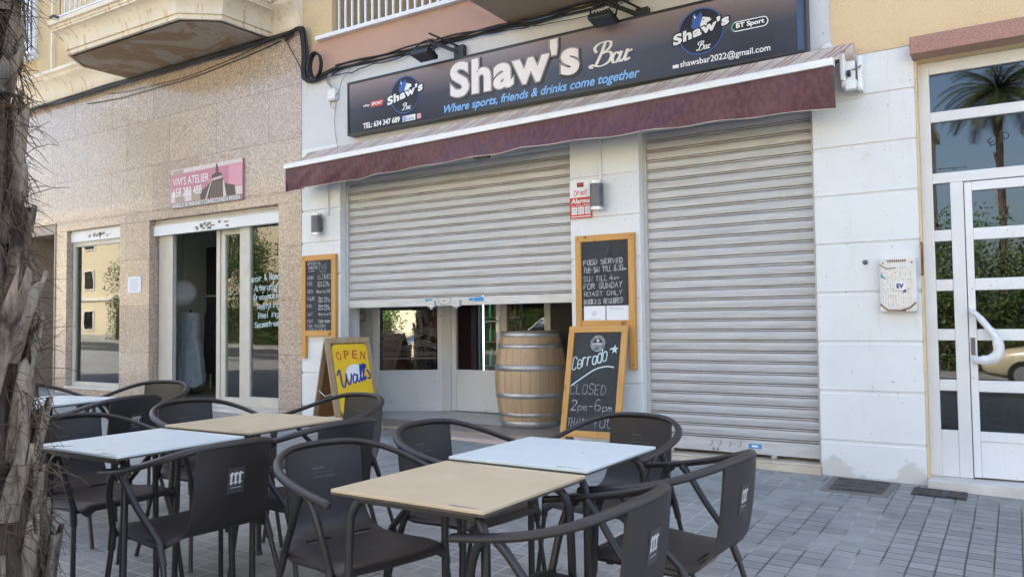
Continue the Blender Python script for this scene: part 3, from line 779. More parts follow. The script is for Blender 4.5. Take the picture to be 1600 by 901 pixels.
# display window
w = MB()
w.box(-11.50, -11.44, .085, .145, .27, 2.46); w.box(-10.25, -10.192, .085, .145, .27, 2.46); w.box(-11.44, -10.25, .085, .145, .315, .375); w.box(-11.44, -10.25, .085, .145, 2.30, 2.46)
w.box(-11.34, -11.30, .17, .22, .375, 2.30); w.box(-11.44, -11.34, .20, .23, .375, 2.3)
wo = w.build('display_window', 'aluminium_frame', lb, .004)
m = MB(); m.box(-11.44, -10.25, .112, .118, .375, 2.30); m.build('pane', 'shop_glass', wo)
m = MB(); m.box(-11.495, -10.20, .05, .084, 2.365, 2.50); m.box(-11.495, -10.20, .06, .078, 2.50, 2.528)
sh = m.build('shutter_box', 'white_aluminium', wo, .004)
m = MB()
for i in range(14):
    x = rng.uniform(-11.2, -10.5); m.box(x, x + rng.uniform(.02, .07), .046, .0495, 2.39 + rng.uniform(0, .06), 2.42 + rng.uniform(0, .05))
m.build('sticker', 'atelier_grey', sh)
m = MB(); m.box(-11.50, -10.195, -.02, .30, .285, .315); m.build('sill', 'marble_step', wo)
# tailor shop doorway
w = MB()
w.box(-9.51, -9.22, .13, .19, .18, 2.34); w.box(-7.90, -7.72, .13, .19, .18, 2.34); w.box(-7.13, -7.075, .13, .19, .18, 2.34)
w.box(-7.72, -7.13, .13, .19, .18, .30); w.box(-9.51, -7.075, .13, .19, 2.34, 2.44)
so_ = w.build('shop_window', 'aluminium_frame', lb, .004)
m = MB(); m.box(-7.72, -7.13, .157, .163, .30, 2.34); po = m.build('pane', 'shop_glass', so_)
m = MB(); hw = "Repair & Remodel|Alterations|Dressmaking|Restyling|Resizing|Seamstress".split('|')
for i, t in enumerate(hw):
    wl = .038 if i else .036
    n = sum(NARROW.get(c, 1) + .28 for c in t) * wl
    hand(m, t, -7.43 - n / 2 + (0.02 if i else -.0), 1.66 - i * .108, .062, wl, .0085, (0, .150, 0), XU, ZV, 0.05, .04, .28, True)
m.build('window_lettering', 'chalk_marker_blue', po)
d = MB(); d.box(-8.43, -8.36, .20, .25, .19, 2.34); d.box(-8.33, -8.26, .20, .25, .19, 2.34); d.box(-8.36, -8.33, .215, .235, .19, 2.34); d.box(-8.26, -7.90, .20, .25, .19, .27); d.box(-8.26, -7.90, .20, .25, 2.27, 2.34)
do = d.build('shop_door', 'aluminium_frame', lb, .004)
m = MB(); m.box(-8.26, -7.90, .222, .228, .27, 2.27); m.build('pane', 'shop_glass', do)
m = MB(); m.box(-9.52, -7.085, .055, .122, 2.325, 2.455)
ro = m.build('roller_shutter', 'white_aluminium', lb, .004)
m = MB(); m.box(-9.52, -7.085, .075, .118, 2.46, 2.49); m.box(-9.52, -7.085, .085, .118, 2.497, 2.526); m.pieces('slat', 'aluminium_frame', ro)
m = MB()
for i in range(16):
    x = rng.uniform(-8.7, -8.05); z = rng.choice((2.345, 2.375, 2.40)); m.box(x, x + rng.uniform(.02, .09), .051, .0545, z, z + rng.uniform(.015, .035))
m.build('sticker', 'atelier_grey', ro)
m = MB(); m.box(-9.53, -7.02, -.10, .14, -.1, .165); m.box(-9.53, -7.075, .14, .3, -.1, .178); m.build('threshold', 'marble_step', lb, .004)
# rooms behind the glass
m = MB()
m.box(-11.9, -6.78, 4.2, 4.3, .1, 3.05); m.box(-11.95, -11.86, .68, 4.2, .1, 3.05); m.box(-7.2, -7.12, .3, 4.2, .1, 3.05)
m.box(-10.14, -9.60, .3, .34, .15, 3.0)
m.pieces('shop_wall', 'interior_wall', lb)
m = MB(); m.box(-11.9, -6.84, .30, 4.2, .08, .19); m.build('shop_floor', 'interior_floor', lb)
m = MB(); m.box(-11.9, -11.0, 2.6, 2.7, .19, 2.5); m.box(-10.4, -8.7, 3.0, 3.1, .19, 2.2); m.box(-7.9, -6.9, 2.2, 2.3, .2, 2.2); m.pieces('partition', 'interior_dark', lb)

# ------------------------------------------------------------------ bar building
bb = thing('bar_building', 'white and grey bar frontage with two roller shutters and white glazed entrance door', 'building', (-3.0, 0.2, 0.0))
JZ = [.251, .613, .972, 1.33, 1.686, 2.041, 2.40, 2.76]
def panels(mb, x0, x1, z0, z1, y=0.0, gap=.011):
    zs = [z0] + [z for z in JZ if z0 < z < z1] + [z1]
    for i in range(len(zs) - 1):
        a = zs[i] + (gap if i else 0); b = zs[i + 1] - (gap if i < len(zs) - 2 else 0)
        mb.box(x0, x1, y, y + .02, a, b)
    mb.box(x0 + .001, x1 - .001, y + .012, y + .30, z0, z1)
m = MB(); panels(m, -6.690, -6.104, -.2, 3.10); m.build('pilaster', 'white_wall_paint', bb, .004, 1)
m = MB(); panels(m, -3.300, -2.642, -.2, 3.10); m.build('pilaster', 'white_wall_paint', bb, .004, 1)
m = MB(); panels(m, -1.240, -.545, -.3, 3.068, 0.0); m.build('pilaster', 'white_wall_paint', bb, .004, 1)
m = MB(); m.box(-6.690, -1.09, 0.004, .30, 2.80, 3.905); m.box(-6.104, -3.30, .02, .3, 2.72, 2.80); m.box(-2.642, -1.24, .02, .3, 2.745, 2.80)
m.build('fascia_wall', 'grey_white_paint', bb)
m = MB(); m.box(-1.09, 2.2, -.004, .30, 3.068, 13.5); m.box(.55, 2.2, 0, .3, -.3, 3.07); m.build('stucco_wall', 'yellow_stucco', bb)
m = MB(); m.box(-6.69, -3.9, .0, .30, 3.905, 4.27); m.build('salmon_band', 'salmon_stucco', bb)
m = MB(); m.box(-6.25, -1.09, 1.9, 2.2, 4.0, 13.5); m.box(-6.69, -6.25, .35, 2.2, 4.27, 13.5); m.box(-3.2, -1.09, .3, 1.9, 4.2, 13.5)
m.box(-6.69, -1.09, .30, 2.2, 6.9, 7.1)
m.build('loggia_wall', 'beige_stucco', bb)
m = MB(); m.box(-6.69, 2.2, 2.2, 8, 12.8, 13.5); m.box(2.2, 2.6, 0, 8, -.3, 13.5); m.box(-6.0, 2.2, 7.6, 8, -.3, 12.8); m.box(-6.25, -1.09, 0, 2.2, 7.1, 12.9); m.build('upper_wall', 'beige_stucco', bb)
m = MB(); m.box(-5.5, -4.3, 1.86, 1.898, 4.3, 6.4)
lw = m.build('window', 'white_aluminium', bb)
m = MB(); m.box(-5.42, -4.93, 1.845, 1.855, 4.4, 6.3); m.box(-4.87, -4.38, 1.845, 1.855, 4.4, 6.3); m.build('pane', 'door_glass', lw)
m = MB()
m.box(-6.42, -3.6, -.06, .16, 4.272, 4.315)
for i in range(29):
    x = -6.30 + i * .098; m.box(x - .011, x + .011, .085, .107, 4.315, 5.25)
m.box(-6.36, -3.6, .075, .117, 5.25, 5.29)
m.build('loggia_railing', 'white_aluminium', bb, .003)
m = MB(); m.box(-3.93, -1.6, -1.05, .0, 3.945, 4.25); sl = m.build('balcony_slab', 'salmon_stucco', bb, .01)
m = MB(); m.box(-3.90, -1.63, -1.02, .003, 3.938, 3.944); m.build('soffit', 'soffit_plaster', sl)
# roller shutters
def slats(mb, x0, x1, z0, z1, y, pitch=.086):
    n = max(1, round((z1 - z0) / pitch)); p = (z1 - z0) / n
    pr = []
    for i in range(n):
        z = z0 + i * p; q = p / .0905; w = rng.uniform(-.0012, .0012)
        pr += [(.007, z, 2), (.0075, z + .0042 * q, 1), (.003, z + .0058 * q, 1), (.003, z + .0158 * q, 2), (.0075, z + .0170 * q, 2), (.007, z + .0212 * q, 0), (.0012 + w, z + .0236 * q, 0), (-.001 + w, z + .045 * q, 0), (-.0015 + w, z + .068 * q, 0), (.002 + w, z + .0855 * q, 0)]
    pr.append((.010, z1, 0))
    nx = 6
    for i in range(len(pr) - 1):
        (ya, za, ma), (yb, zb, _) = pr[i], pr[i + 1]
        mb.add([(x0, y + ya, za), (x1, y + ya, za), (x1, y + yb, zb), (x0, y + yb, zb)], [(0, 1, 2, 3)], False, ma)
SM = ['galvanised_slats', 'slat_joint_grime', 'slat_groove_dark']
m = MB(); slats(m, -6.085, -3.318, 1.405, 2.72, .105); rs = m.build('roller_shutter', SM, bb)
m = MB(); m.box(-6.085, -3.318, .098, .128, 1.318, 1.402); m.build('bottom_rail', 'shutter_rail', rs, .004)
for x in (-4.93, -4.62):
    m = MB(); m.box(x - .04, x + .04, .070, .098, 1.305, 1.372); m.tube([(x, .08, 1.305), (x, .08, 1.285)], .014, 10); m.tube([(x + .01, .0705, 1.34), (x + .01, .067, 1.34)], .008, 8); m.build('lock', 'shutter_rail', rs, .006)
m = MB(); m.ribbon([(p.x, p.y) for p in crom([(-4.86, 1.385, 0), (-4.84, 1.345, 0), (-4.78, 1.33, 0), (-4.72, 1.345, 0), (-4.70, 1.39, 0)], 5)], .008, (0, .0955, 0)); m.ribbon([(-4.80, 1.365), (-4.77, 1.365)], .012, (0, .0955, 0)); m.build('scratch_mark', 'atelier_grey', rs)
m = MB(); m.box(-4.42, -4.31, .0945, .0975, 1.355, 1.392); m.box(-4.48, -4.43, .0945, .0975, 1.36, 1.388); m.build('sticker', 'sticker_blue', rs)
m = MB(); m.box(-5.02, -4.93, .0945, .0975, 1.365, 1.39); m.build('sticker', 'sticker_teal', rs)
m = MB(); m.box(-6.102, -6.068, .085, .15, .1, 2.72); m.box(-3.335, -3.302, .085, .15, .1, 2.72); m.pieces('guide_rail', 'shutter_rail', rs)
m = MB(); slats(m, -2.625, -1.262, .205, 2.745, .105); rs = m.build('roller_shutter', SM, bb)
m = MB(); m.box(-2.625, -1.262, .098, .128, .095, .202); m.build('bottom_rail', 'shutter_rail', rs, .004)
m = MB()
for x in (-2.43, -1.60): m.box(x - .02, x + .02, .07, .098, .075, .10)
m.pieces('bolt', 'lamp_ring_metal', rs)
m = MB(); m.box(-1.80, -1.70, .0945, .0975, .14, .175); m.build('sticker', 'sticker_blue', rs)
m = MB(); m.box(-1.775, -1.725, .0925, .0943, .15, .165); m.build('sticker_print', 'sign_white', rs)
m = MB()
for dx in (-.13, -.06, .02, .1): m.ribbon([(-1.98 + dx, .14), (-1.96 + dx, .16), (-1.965 + dx, .185)], .006, (0, .0955, 0))
m.box(-2.09, -2.075, .0945, .0975, .10, .125); m.box(-2.055, -2.04, .0945, .0975, .10, .125); m.build('scratch_mark', 'atelier_grey', rs)
m = MB(); m.box(-2.642, -2.612, .085, .15, .06, 2.745); m.box(-1.268, -1.238, .085, .15, .06, 2.745); m.pieces('guide_rail', 'aluminium_frame', rs)
m = MB(); m.box(-2.70, -1.241, -.035, .30, -.2, .052); m.box(-2.642, -1.241, .0, .30, .052, .068); m.build('threshold', 'beige_stone', bb, .005)
# bar entrance recess
FZ = .112
m = MB(); m.box(-6.104, -3.30, .0, .3, -.1, FZ - .004); m.box(-7.05, -3.30, .3, 2.6, -.1, FZ - .004); m.build('porch_floor', 'brown_floor_stone', bb, .004)
m = MB(); m.add([(-5.62, .42, FZ), (-3.35, .62, FZ), (-3.35, 2.4, FZ), (-7.0, 2.4, FZ), (-7.0, .50, FZ)], [(0, 1, 2, 3, 4)]); m.build('light_floor', 'marble_step', bb)
m = MB(); m.box(-4.62, -3.25, -.20, -.002, -.1, .085); m.build('porch_step', 'pink_stone', bb, .006)
m = MB(); m.box(-7.1, -6.43, .87, .97, -.1, 2.8)
m.box(-7.1, -6.69, .30, .36, -.1, 2.8); m.box(-3.30, -3.2, .30, 2.6, -.1, 2.8); m.pieces('porch_wall', 'white_wall_paint', bb)
m = MB(); m.box(-7.1, -3.2, .31, 2.6, 2.81, 3.0); m.box(-7.1, -3.2, 4.4, 4.5, 0, 3); m.box(-7.14, -7.02, .98, 4.4, 0, 3); m.box(-3.2, -3.1, 2.6, 4.4, 0, 3); m.box(-7.1, -3.1, 2.6, 4.4, 2.8, 2.9); m.box(-6.5, -3.1, 2.6, 4.4, 0, .1)
m.build('bar_room', 'interior_dark', bb)
m = MB(); m.box(-6.98, -6.05, 2.7, 2.76, .1, 2.7); m.build('red_wall', 'interior_red', bb)
def leaf(a, b, z0, z1, zr, name, mat, fr=.06, th=.05):
    """glazed panel from a to b: solid lower board below zr, frame, pane above"""
    a = Vector((*a, 0)); b = Vector((*b, 0)); d = (b - a).normalized(); L = (b - a).length; nrm = Vector((0, 0, 1)).cross(d)
    def bx(mb, u0, u1, za, zb, t=th): mb.obox(a + d * (u0 + u1) / 2 + Vector((0, 0, (za + zb) / 2)), d, nrm, (0, 0, 1), (u1 - u0) / 2, t / 2, (zb - za) / 2)
    mb = MB(); bx(mb, 0, fr, z0, z1); bx(mb, L - fr, L, z0, z1); bx(mb, fr, L - fr, zr, zr + fr); bx(mb, fr, L - fr, z1 - fr, z1); bx(mb, fr, L - fr, z0, z0 + .03)
    bx(mb, fr, L - fr, z0 + .03, zr, th * .6)
    o = mb.build(name, mat, bb, .004)
    g = MB(); p0 = a + d * fr; p1 = a + d * (L - fr)
    g.add([(p0.x, p0.y, zr + fr), (p1.x, p1.y, zr + fr), (p1.x, p1.y, z1 - fr), (p0.x, p0.y, z1 - fr)], [(0, 1, 2, 3)])
    return o, g.build('pane', 'film_glass' if b.x < -5.7 else 'shop_glass', o), a, d, nrm
fw_o, fp, a, d, nn = leaf((-6.44, .92), (-5.76, 1.33), FZ, 2.75, .545, 'shop_front', 'white_door_paint', .05)
m = MB()                                             # etched waves on the pane
for j, (z, am) in enumerate(((1.06, .035), (1.035, .035), (1.01, .035), (.985, .035), (.94, .03), (.915, .03), (.89, .03))):
    m.ribbon([(.055 + i * .68 / 40, z + am * math.sin(i / 40 * 9.5 + (0.6 if j > 3 else 0)) - .03 * (j > 3)) for i in range(41)], .007, a - nn * .028, d, ZV)
for z in (.80, .775, .74, .73): m.ribbon([(.06, z), (.73, z)], .006, a - nn * .028, d, ZV)
m.build('etched_waves', 'atelier_grey', fp)
m = MB(); m.box(-5.78, -5.62, 1.31, 1.39, FZ, 2.75); m.build('door_post', 'white_aluminium', bb, .005)
dr, dp, a, d, nn = leaf((-5.62, 1.36), (-4.93, 1.36), FZ + .01, 2.75, .54, 'bar_door', 'white_door_paint', .06)
m = MB(); m.tube([(-4.97, 1.33, 1.16), (-4.97, 1.28, 1.16), (-5.02, 1.27, 1.16), (-5.09, 1.27, 1.155)], .011, 8); m.obox((-4.965, 1.333, 1.12), (1, 0, 0), (0, 1, 0), (0, 0, 1), .02, .006, .09); m.build('handle', 'lamp_ring_metal', dr)
dr2, dp2, a, d, nn = leaf((-4.93, 1.365), (-4.28, 1.365), FZ, 2.75, .66, 'shop_front', 'aluminium_frame', .08)
m = MB(); m.box(-4.28, -3.3, 1.36, 1.44, FZ, 2.8); m.build('side_panel', 'interior_dark', bb)
m = MB(); m.box(-6.68, -6.54, .858, .869, 1.17, 1.30); m.build('bell_plate', 'lamp_ring_metal', bb, .004); m = MB(); m.box(-6.635, -6.585, .852, .8575, 1.205, 1.265); m.build('bell_button', 'sign_white', bb)
# doorway of the flats on the right
DY = .10
m = MB()
m.box(-.535, -.462, DY, DY + .06, .045, 2.95)                     # jamb
for z0, z1 in ((2.865, 2.95), (2.52, 2.592), (2.085, 2.158)): m.box(-.462, .55, DY, DY + .06, z0, z1)
zr = [(2.085, 1.757), (1.678, 1.410), (1.330, 1.064), (.985, .714), (.637, .365)]
m.box(-.355, -.275, DY, DY + .06, .045, 2.085)
for i in range(5):
    z1 = zr[i][1]; z0 = zr[i + 1][0] if i < 4 else .045
    m.box(-.462, -.355, DY + .004, DY + .056, z0, z1)
ef = m.build('entrance_frame', 'white_aluminium', bb, .004)
m = MB(); m.box(-.465, .55, DY + .028, DY + .034, 2.592, 2.865); m.box(-.465, .55, DY + .028, DY + .034, 2.158, 2.52)
for z1, z0 in zr: m.box(-.465, -.352, DY + .028, DY + .034, z0, z1)
pn = m.build('pane', 'door_glass', ef)
m = MB()                                             # etched arc of lettering on the fanlight
word = "EDIFICIO"
for i, ch in enumerate(word):
    an = R(118 - i * 11.5); cx, cz, rr_ = .12, 1.93, .44
    u = cx + rr_ * math.cos(an) ; v_ = cz + rr_ * math.sin(an)
    U = Vector((math.sin(an), 0, -math.cos(an))); V = Vector((math.cos(an), 0, math.sin(an)))
    w_ = .014 if ch == 'I' else .036
    put_text(m, ch, -w_ / 2, 0, w_ / 2, .052, (u, DY + .0255, v_), U, V)
put_text(m, "Avinguda", -.43, 2.178, -.25, 2.20, (0, DY + .0255, 0), XU, ZV)
m.build('etched_lettering', 'logo_navy', pn)
m = MB(); m.box(-.270, -.225, DY - .005, DY + .055, .055, 2.078)
zl = [(2.015, 1.757), (1.675, 1.410), (1.328, 1.062), (.985, .713), (.636, .366)]
m.box(-.225, .50, DY - .005, DY + .055, 2.015, 2.078)
for i in range(5):
    z1 = zl[i][1]; z0 = zl[i + 1][0] if i < 4 else .30
    m.box(-.225, .42, DY - .003, DY + .053, z0, z1)
m.box(-.225, .42, DY + .004, DY + .05, .055, .30); m.box(.42, .50, DY - .005, DY + .055, .055, 2.015)
ed = m.build('entrance_door', 'white_door_paint', bb, .005)
m = MB()
for z1, z0 in zl: m.box(-.228, .425, DY + .022, DY + .028, z0, z1)
m.build('pane', 'door_glass', ed)
m = MB(); m.tube(crom([(-.248, .10, 1.185), (-.250, .055, 1.185), (-.215, .035, 1.155), (-.16, .03, 1.08), (-.112, .03, 1.00), (-.098, .03, .93), (-.118, .03, .878), (-.165, .035, .855), (-.225, .05, .853), (-.238, .10, .853)], 6),
           [.018] * 6 + [.019] * 8 + [.022] * 6 + [.027] * 6 + [.034] * 8 + [.036] * 6 + [.034] * 6 + [.026] * 4 + [.02] * 5, 12); m.build('handle', 'white_aluminium', ed)
m = MB(); m.box(-.262, -.236, DY - .012, DY - .0055, .885, 1.005); m.build('lock', 'grey_lamp_metal', ed, .006)
m = MB(); m.box(-.53, .55, .16, 2.0, -.1, .05); m.box(-.54, .55, -.10, .16, -.3, .044); m.build('doorstep', 'marble_step', bb, .006)
m = MB(); m.box(-.555, 1.6, -.16, .26, 2.955, 3.078); m.build('lintel', 'lintel_granite', bb, .006)
m = MB(); m.box(-.533, .55, .0, DY, 2.951, 2.954); m.box(-.5445, -.530, .001, DY + .2, .0, 2.95); m.build('reveal', 'yellow_stucco', bb)
m = MB(); m.box(-.6, .6, 1.6, 1.7, 0, 2.95); m.box(-.66, -.6, .3, 1.6, 0, 2.95); m.box(.6, .66, .3, 1.6, 0, 2.95); m.box(-.6, .6, .3, 1.6, 2.95, 3.0); m.build('hallway', 'interior_dark', bb)

# ------------------------------------------------------------------ bar sign
SX0, SX1, SZ0, SZ1, SY = -5.888, -1.236, 3.127, 3.692, -.100
sg = thing('bar_sign', 'long dark printed sign over the maroon awning with big white lettering of the bar', 'shop sign', ((SX0 + SX1) / 2, 0, SZ0))
m = MB(); m.box(SX0 + .02, SX1 - .02, SY, -.004, SZ0 + .02, SZ1 - .02); m.build('panel', 'sign_print', sg)
m = MB(); m.box(SX0, SX1, SY - .008, -.002, SZ0, SZ0 + .02); m.box(SX0, SX1, SY - .008, -.002, SZ1 - .02, SZ1)
m.box(SX0, SX0 + .02, SY - .008, -.002, SZ0 + .02, SZ1 - .02); m.box(SX1 - .02, SX1, SY - .008, -.002, SZ0 + .02, SZ1 - .02); m.build('frame', 'black_frame', sg)
def on_sign(k): return dict(o=(0, SY - k, 0), U=XU, V=ZV)
m = MB(); m.box(-1.305, -1.258, SY - .001, SY + .01, SZ0 + .021, SZ1 - .021); m.build('edge_band', 'edge_blue', sg)
def big_word(txt, u0, v0, u1, v1, skew, name, k, bolds, mats, apo=True):
    for j, (b_, mt, dx, dz) in enumerate(zip(bolds, mats, (.012, .0, .0), (-.014, .0, .0))):
        mb = MB(); gr = (b_ - bolds[-1]) * (v1 - v0) * 1.0
        put_text(mb, txt, u0 + dx - gr, v0 + dz - gr, u1 + dx + gr, v1 + dz + gr, bold=b_, skew=skew, space=1.09, **on_sign(k + .0015 * j))
        mb.build(name if j == len(bolds) - 1 else name + '_outline', mt, sg)
# big lettering rises a little to the right, like the print
def shaws(u0, v0, u1, v1, skew, k, name, mats, bolds=(.075, .055, .03)):
    big_word("Shaw's", u0, v0, u1, v1, skew, name, k, bolds, mats)
shaws(-4.535, 3.305, -3.135, 3.655, .0, .002, 'lettering', ('letter_shadow', 'letter_edge', 'silver_letters'), (.085, .065, .036))
def script_bar(mb, u0, v0, h, w, k, sw):
    """copperplate style word Bar drawn with strokes; h = height, w = width"""
    S = [
        [(.10, .05), (.04, .10), (.08, .16), (.16, .12), (.22, .28), (.30, .62), (.36, .95)],
        [(.16, .66), (.12, .82), (.22, .97), (.40, 1.0), (.50, .92), (.47, .72), (.33, .56)],
        [(.33, .56), (.48, .56), (.54, .40), (.47, .16), (.30, .06), (.18, .10)],
        [(.72, .42), (.64, .48), (.57, .34), (.58, .14), (.65, .10), (.72, .26), (.76, .46)],
        [(.76, .46), (.72, .22), (.76, .10), (.84, .20)],
        [(.84, .20), (.88, .38), (.90, .50), (.94, .44), (1.0, .47)],
        [(.88, .40), (.86, .22), (.88, .10), (.96, .16)]]
    for st in S:
        pp = crom([(a + b * .06, b, 0) for a, b in st], 7); n = len(pp)
        ww = []
        for i in range(n):
            t = (pp[min(i + 1, n - 1)] - pp[max(i - 1, 0)]); t = t.normalized() if t.length else Vector((1, 0, 0))
            ww.append(sw * (0.55 + 0.9 * abs(t.y) ** 2))
        mb.ribbon([(u0 + p.x * w, v0 + p.y * h) for p in pp], ww, **on_sign(k))
m = MB(); script_bar(m, -3.05, 3.315, .215, .40, .0045, .026); m.build('script_outline', 'letter_edge', sg)
m = MB(); script_bar(m, -3.05, 3.315, .215, .40, .006, .016); m.build('script_lettering', 'silver_letters', sg)
m = MB(); put_text(m, "Where sports, friends & drinks come together", -4.615, 3.150, -2.572, 3.255, bold=.022, shear=.28, **on_sign(.003)); m.build('tagline', 'sky_blue_letters', sg)
m = MB(); put_text(m, "TEL: 634 347 689", -5.668, 3.172, -5.172, 3.232, bold=.03, **on_sign(.003)); m.build('phone_number', 'sign_white', sg)
m = MB(); put_text(m, "shawsbar2022@gmail.com", -2.222, 3.172, -1.505, 3.240, bold=.012, **on_sign(.003)); m.box(-2.285, -2.235, SY - .003, SY + .01, 3.188, 3.215); m.build('mail_address', 'sign_white', sg)
def emblem(cx, cz, rr, wid, kk):
    o_ = on_sign(.0020)
    mb = MB(); flat_poly(mb, circ(cx, cz, rr, 48), **o_); e_ = mb.build('emblem', 'logo_navy', sg)
    mb = MB(); mb.ribbon(circ(cx, cz, rr * .97, 48) + [(cx + rr * .97, cz), ], rr * .045, **on_sign(.0032)); mb.build('emblem_ring', 'logo_blue', e_)
    # a wolf head looking to the right
    def s(pts): return [(cx + a * rr, cz + b * rr) for a, b in pts]
    mb = MB()
    flat_poly(mb, s([(-.42, .22), (-.36, .55), (-.30, .86), (-.14, .66), (.02, .84), (.10, .60), (.16, .46), (-.02, .30), (-.06, .02)]), **on_sign(.0032))
    mb.build('wolf_head', 'logo_blue', e_)
    mb = MB()
    flat_poly(mb, s([(.10, .60), (.42, .50), (.48, .40), (.26, .30), (.30, .18), (.12, .10), (.0, -.10), (-.06, .12), (.0, .34)]), **on_sign(.0036))
    flat_poly(mb, s([(-.30, .74), (-.26, .58), (-.18, .62)]), **on_sign(.0042))
    mb.build('wolf_muzzle', 'sign_white', e_)
    mb = MB(); flat_poly(mb, s([(.08, .50), (.18, .48), (.12, .44)]), **on_sign(.0044)); flat_poly(mb, s([(.42, .50), (.50, .44), (.44, .40)]), **on_sign(.0044)); mb.build('wolf_eye', 'logo_navy', e_)
    big = MB(); put_text(big, "Shaw's", cx - wid / 2 - .012, cz - rr * .42 - .01, cx + wid / 2 + .012, cz + rr * .06 + .01, bold=.10, skew=.20, space=1.12, **on_sign(.0046)); big.build('emblem_outline', 'logo_navy', e_)
    big = MB(); put_text(big, "Shaw's", cx - wid / 2, cz - rr * .42, cx + wid / 2, cz + rr * .06, bold=.045, skew=.20, space=1.12, **on_sign(.006)); big.build('emblem_lettering', 'sign_white', e_)
    mb = MB(); script_bar(mb, cx - rr * .22, cz - rr * .84, rr * .40, rr * .62, .006, rr * .034); mb.build('emblem_script', 'sign_white', e_)
emblem(-5.102, 3.440, .190, .46, 1)
emblem(-2.045, 3.448, .188, .46, 1)
m = MB(); put_text(m, "sky", -5.665, 3.395, -5.575, 3.425, bold=.03, **on_sign(.003)); s1 = m.build('sport_mark', 'sign_white', sg)
m = MB(); m.add([(-5.570, SY - .002, 3.382), (-5.40, SY - .002, 3.382), (-5.385, SY - .002, 3.445), (-5.555, SY - .002, 3.445)], [(0, 1, 2, 3)]); m.build('mark_ground', 'logo_red', s1)
m = MB(); put_text(m, "SPORT", -5.552, 3.397, -5.402, 3.430, bold=.03, shear=.15, **on_sign(.0035)); m.build('mark_lettering', 'sign_white', s1)
m = MB(); m.box(-5.139, -4.972, SY - .002, SY + .01, 3.168, 3.226); f1 = m.build('social_mark', 'sign_white', sg)
m = MB(); m.box(-5.134, -5.098, SY - .0035, SY + .008, 3.172, 3.222); m.build('mark_ground', 'logo_blue', f1)
m = MB(); put_text(m, "f", -5.124, 3.177, -5.108, 3.217, bold=.05, **on_sign(.005)); m.build('mark_lettering', 'sign_white', f1)
m = MB(); put_text(m, "Find us on", -5.088, 3.202, -5.01, 3.217, **on_sign(.0035)); put_text(m, "Facebook", -5.088, 3.178, -4.985, 3.198, bold=.02, **on_sign(.0035)); m.build('mark_print', 'logo_blue', f1)
m = MB(); m.prism([(-4.952, 3.172), (-4.905, 3.172), (-4.898, 3.179), (-4.898, 3.217), (-4.905, 3.224), (-4.945, 3.224), (-4.952, 3.217)], (0, SY - .002, 0), XU, ZV, (0, 1, 0), .006); i1 = m.build('social_mark', 'logo_pink', sg)
m = MB(); m.ribbon(circ(-4.925, 3.198, .012, 16) + [(-4.913, 3.198)], .004, **on_sign(.0035)); m.ribbon([(-4.944, 3.179), (-4.906, 3.179), (-4.906, 3.217), (-4.944, 3.217), (-4.944, 3.179)], .004, **on_sign(.0035)); m.build('mark_print', 'sign_white', i1)
def pill(u0, u1, v0, v1):
    r_ = (v1 - v0) / 2; return circ(u1 - r_, v0 + r_, r_, 10, -math.pi / 2, math.pi / 2) + [(u1 - r_, v1)] + circ(u0 + r_, v0 + r_, r_, 10, math.pi / 2, 3 * math.pi / 2) + [(u0 + r_, v0)]
m = MB(); flat_poly(m, pill(-1.80, -1.515, 3.383, 3.463), **on_sign(.002)); b1 = m.build('sport_mark', 'sign_white', sg)
m = MB(); flat_poly(m, pill(-1.792, -1.523, 3.391, 3.455), **on_sign(.0035)); m.build('mark_ground', 'logo_navy', b1)
m = MB(); m.ribbon(circ(-1.765, 3.423, .030, 14, math.pi * .6, math.pi * 1.45), .009, **on_sign(.005)); m.build('mark_swirl', 'logo_green', b1)
m = MB(); put_text(m, "BT Sport", -1.762, 3.398, -1.545, 3.448, bold=.035, **on_sign(.006)); m.build('mark_lettering', 'sign_white', b1)

# ------------------------------------------------------------------ awning
def stripes():
    mt, nt, b = _new('striped_fabric')
    tc = nt.nodes.new('ShaderNodeTexCoord'); sep = nt.nodes.new('ShaderNodeSeparateXYZ'); nt.links.new(tc.outputs['Object'], sep.inputs[0])
    def M(op, a, bb_):
        n = N(nt, 'ShaderNodeMath', operation=op)
        for k, q in enumerate((a, bb_)):
            if q is None: continue
            if hasattr(q, 'links'): nt.links.new(q, n.inputs[k])
            else: n.inputs[k].default_value = q
        return n.outputs[0]
    s = M('ADD', sep.outputs[0], M('MULTIPLY', sep.outputs[2], -0.9))
    p = M('FRACT', M('DIVIDE', s, .33), None)
    k = M('MULTIPLY', M('LESS_THAN', p, .42), M('LESS_THAN', M('FRACT', M('DIVIDE', p, .14), None), .52))
    c = mixc(nt, k, (0.50, 0.44, 0.385), (0.33, 0.20, 0.175))
    k2 = M('MULTIPLY', M('GREATER_THAN', p, .66), M('LESS_THAN', p, .76))
    c = mixc(nt, k2, c, (0.40, 0.31, 0.26))
    c = mixc(nt, ramp(nt, noise(nt, coords(nt, (1, 8, 8)), 6, 5), .5, .7, (0, 0, 0), (.5, .5, .5)), c, (0.36, 0.30, 0.25))
    nt.links.new(c, b.inputs['Base Color']); b.inputs['Roughness'].default_value = .7
stripes()
AX0, AX1 = -6.565, -1.015
def az(x): return 2.823 + .0184 * (x + 6.56)
aw = thing('awning', 'rolled up maroon awning with white front rail over both roller shutters', 'awning', (-3.8, 0, 2.6))
m = MB(); m.tube([(AX0 + .12, -.115, az(AX0) + .135), (AX1 + .10, -.115, az(AX1) + .135)], .062, 20); m.build('fabric_roll', 'striped_fabric', aw)
m = MB()
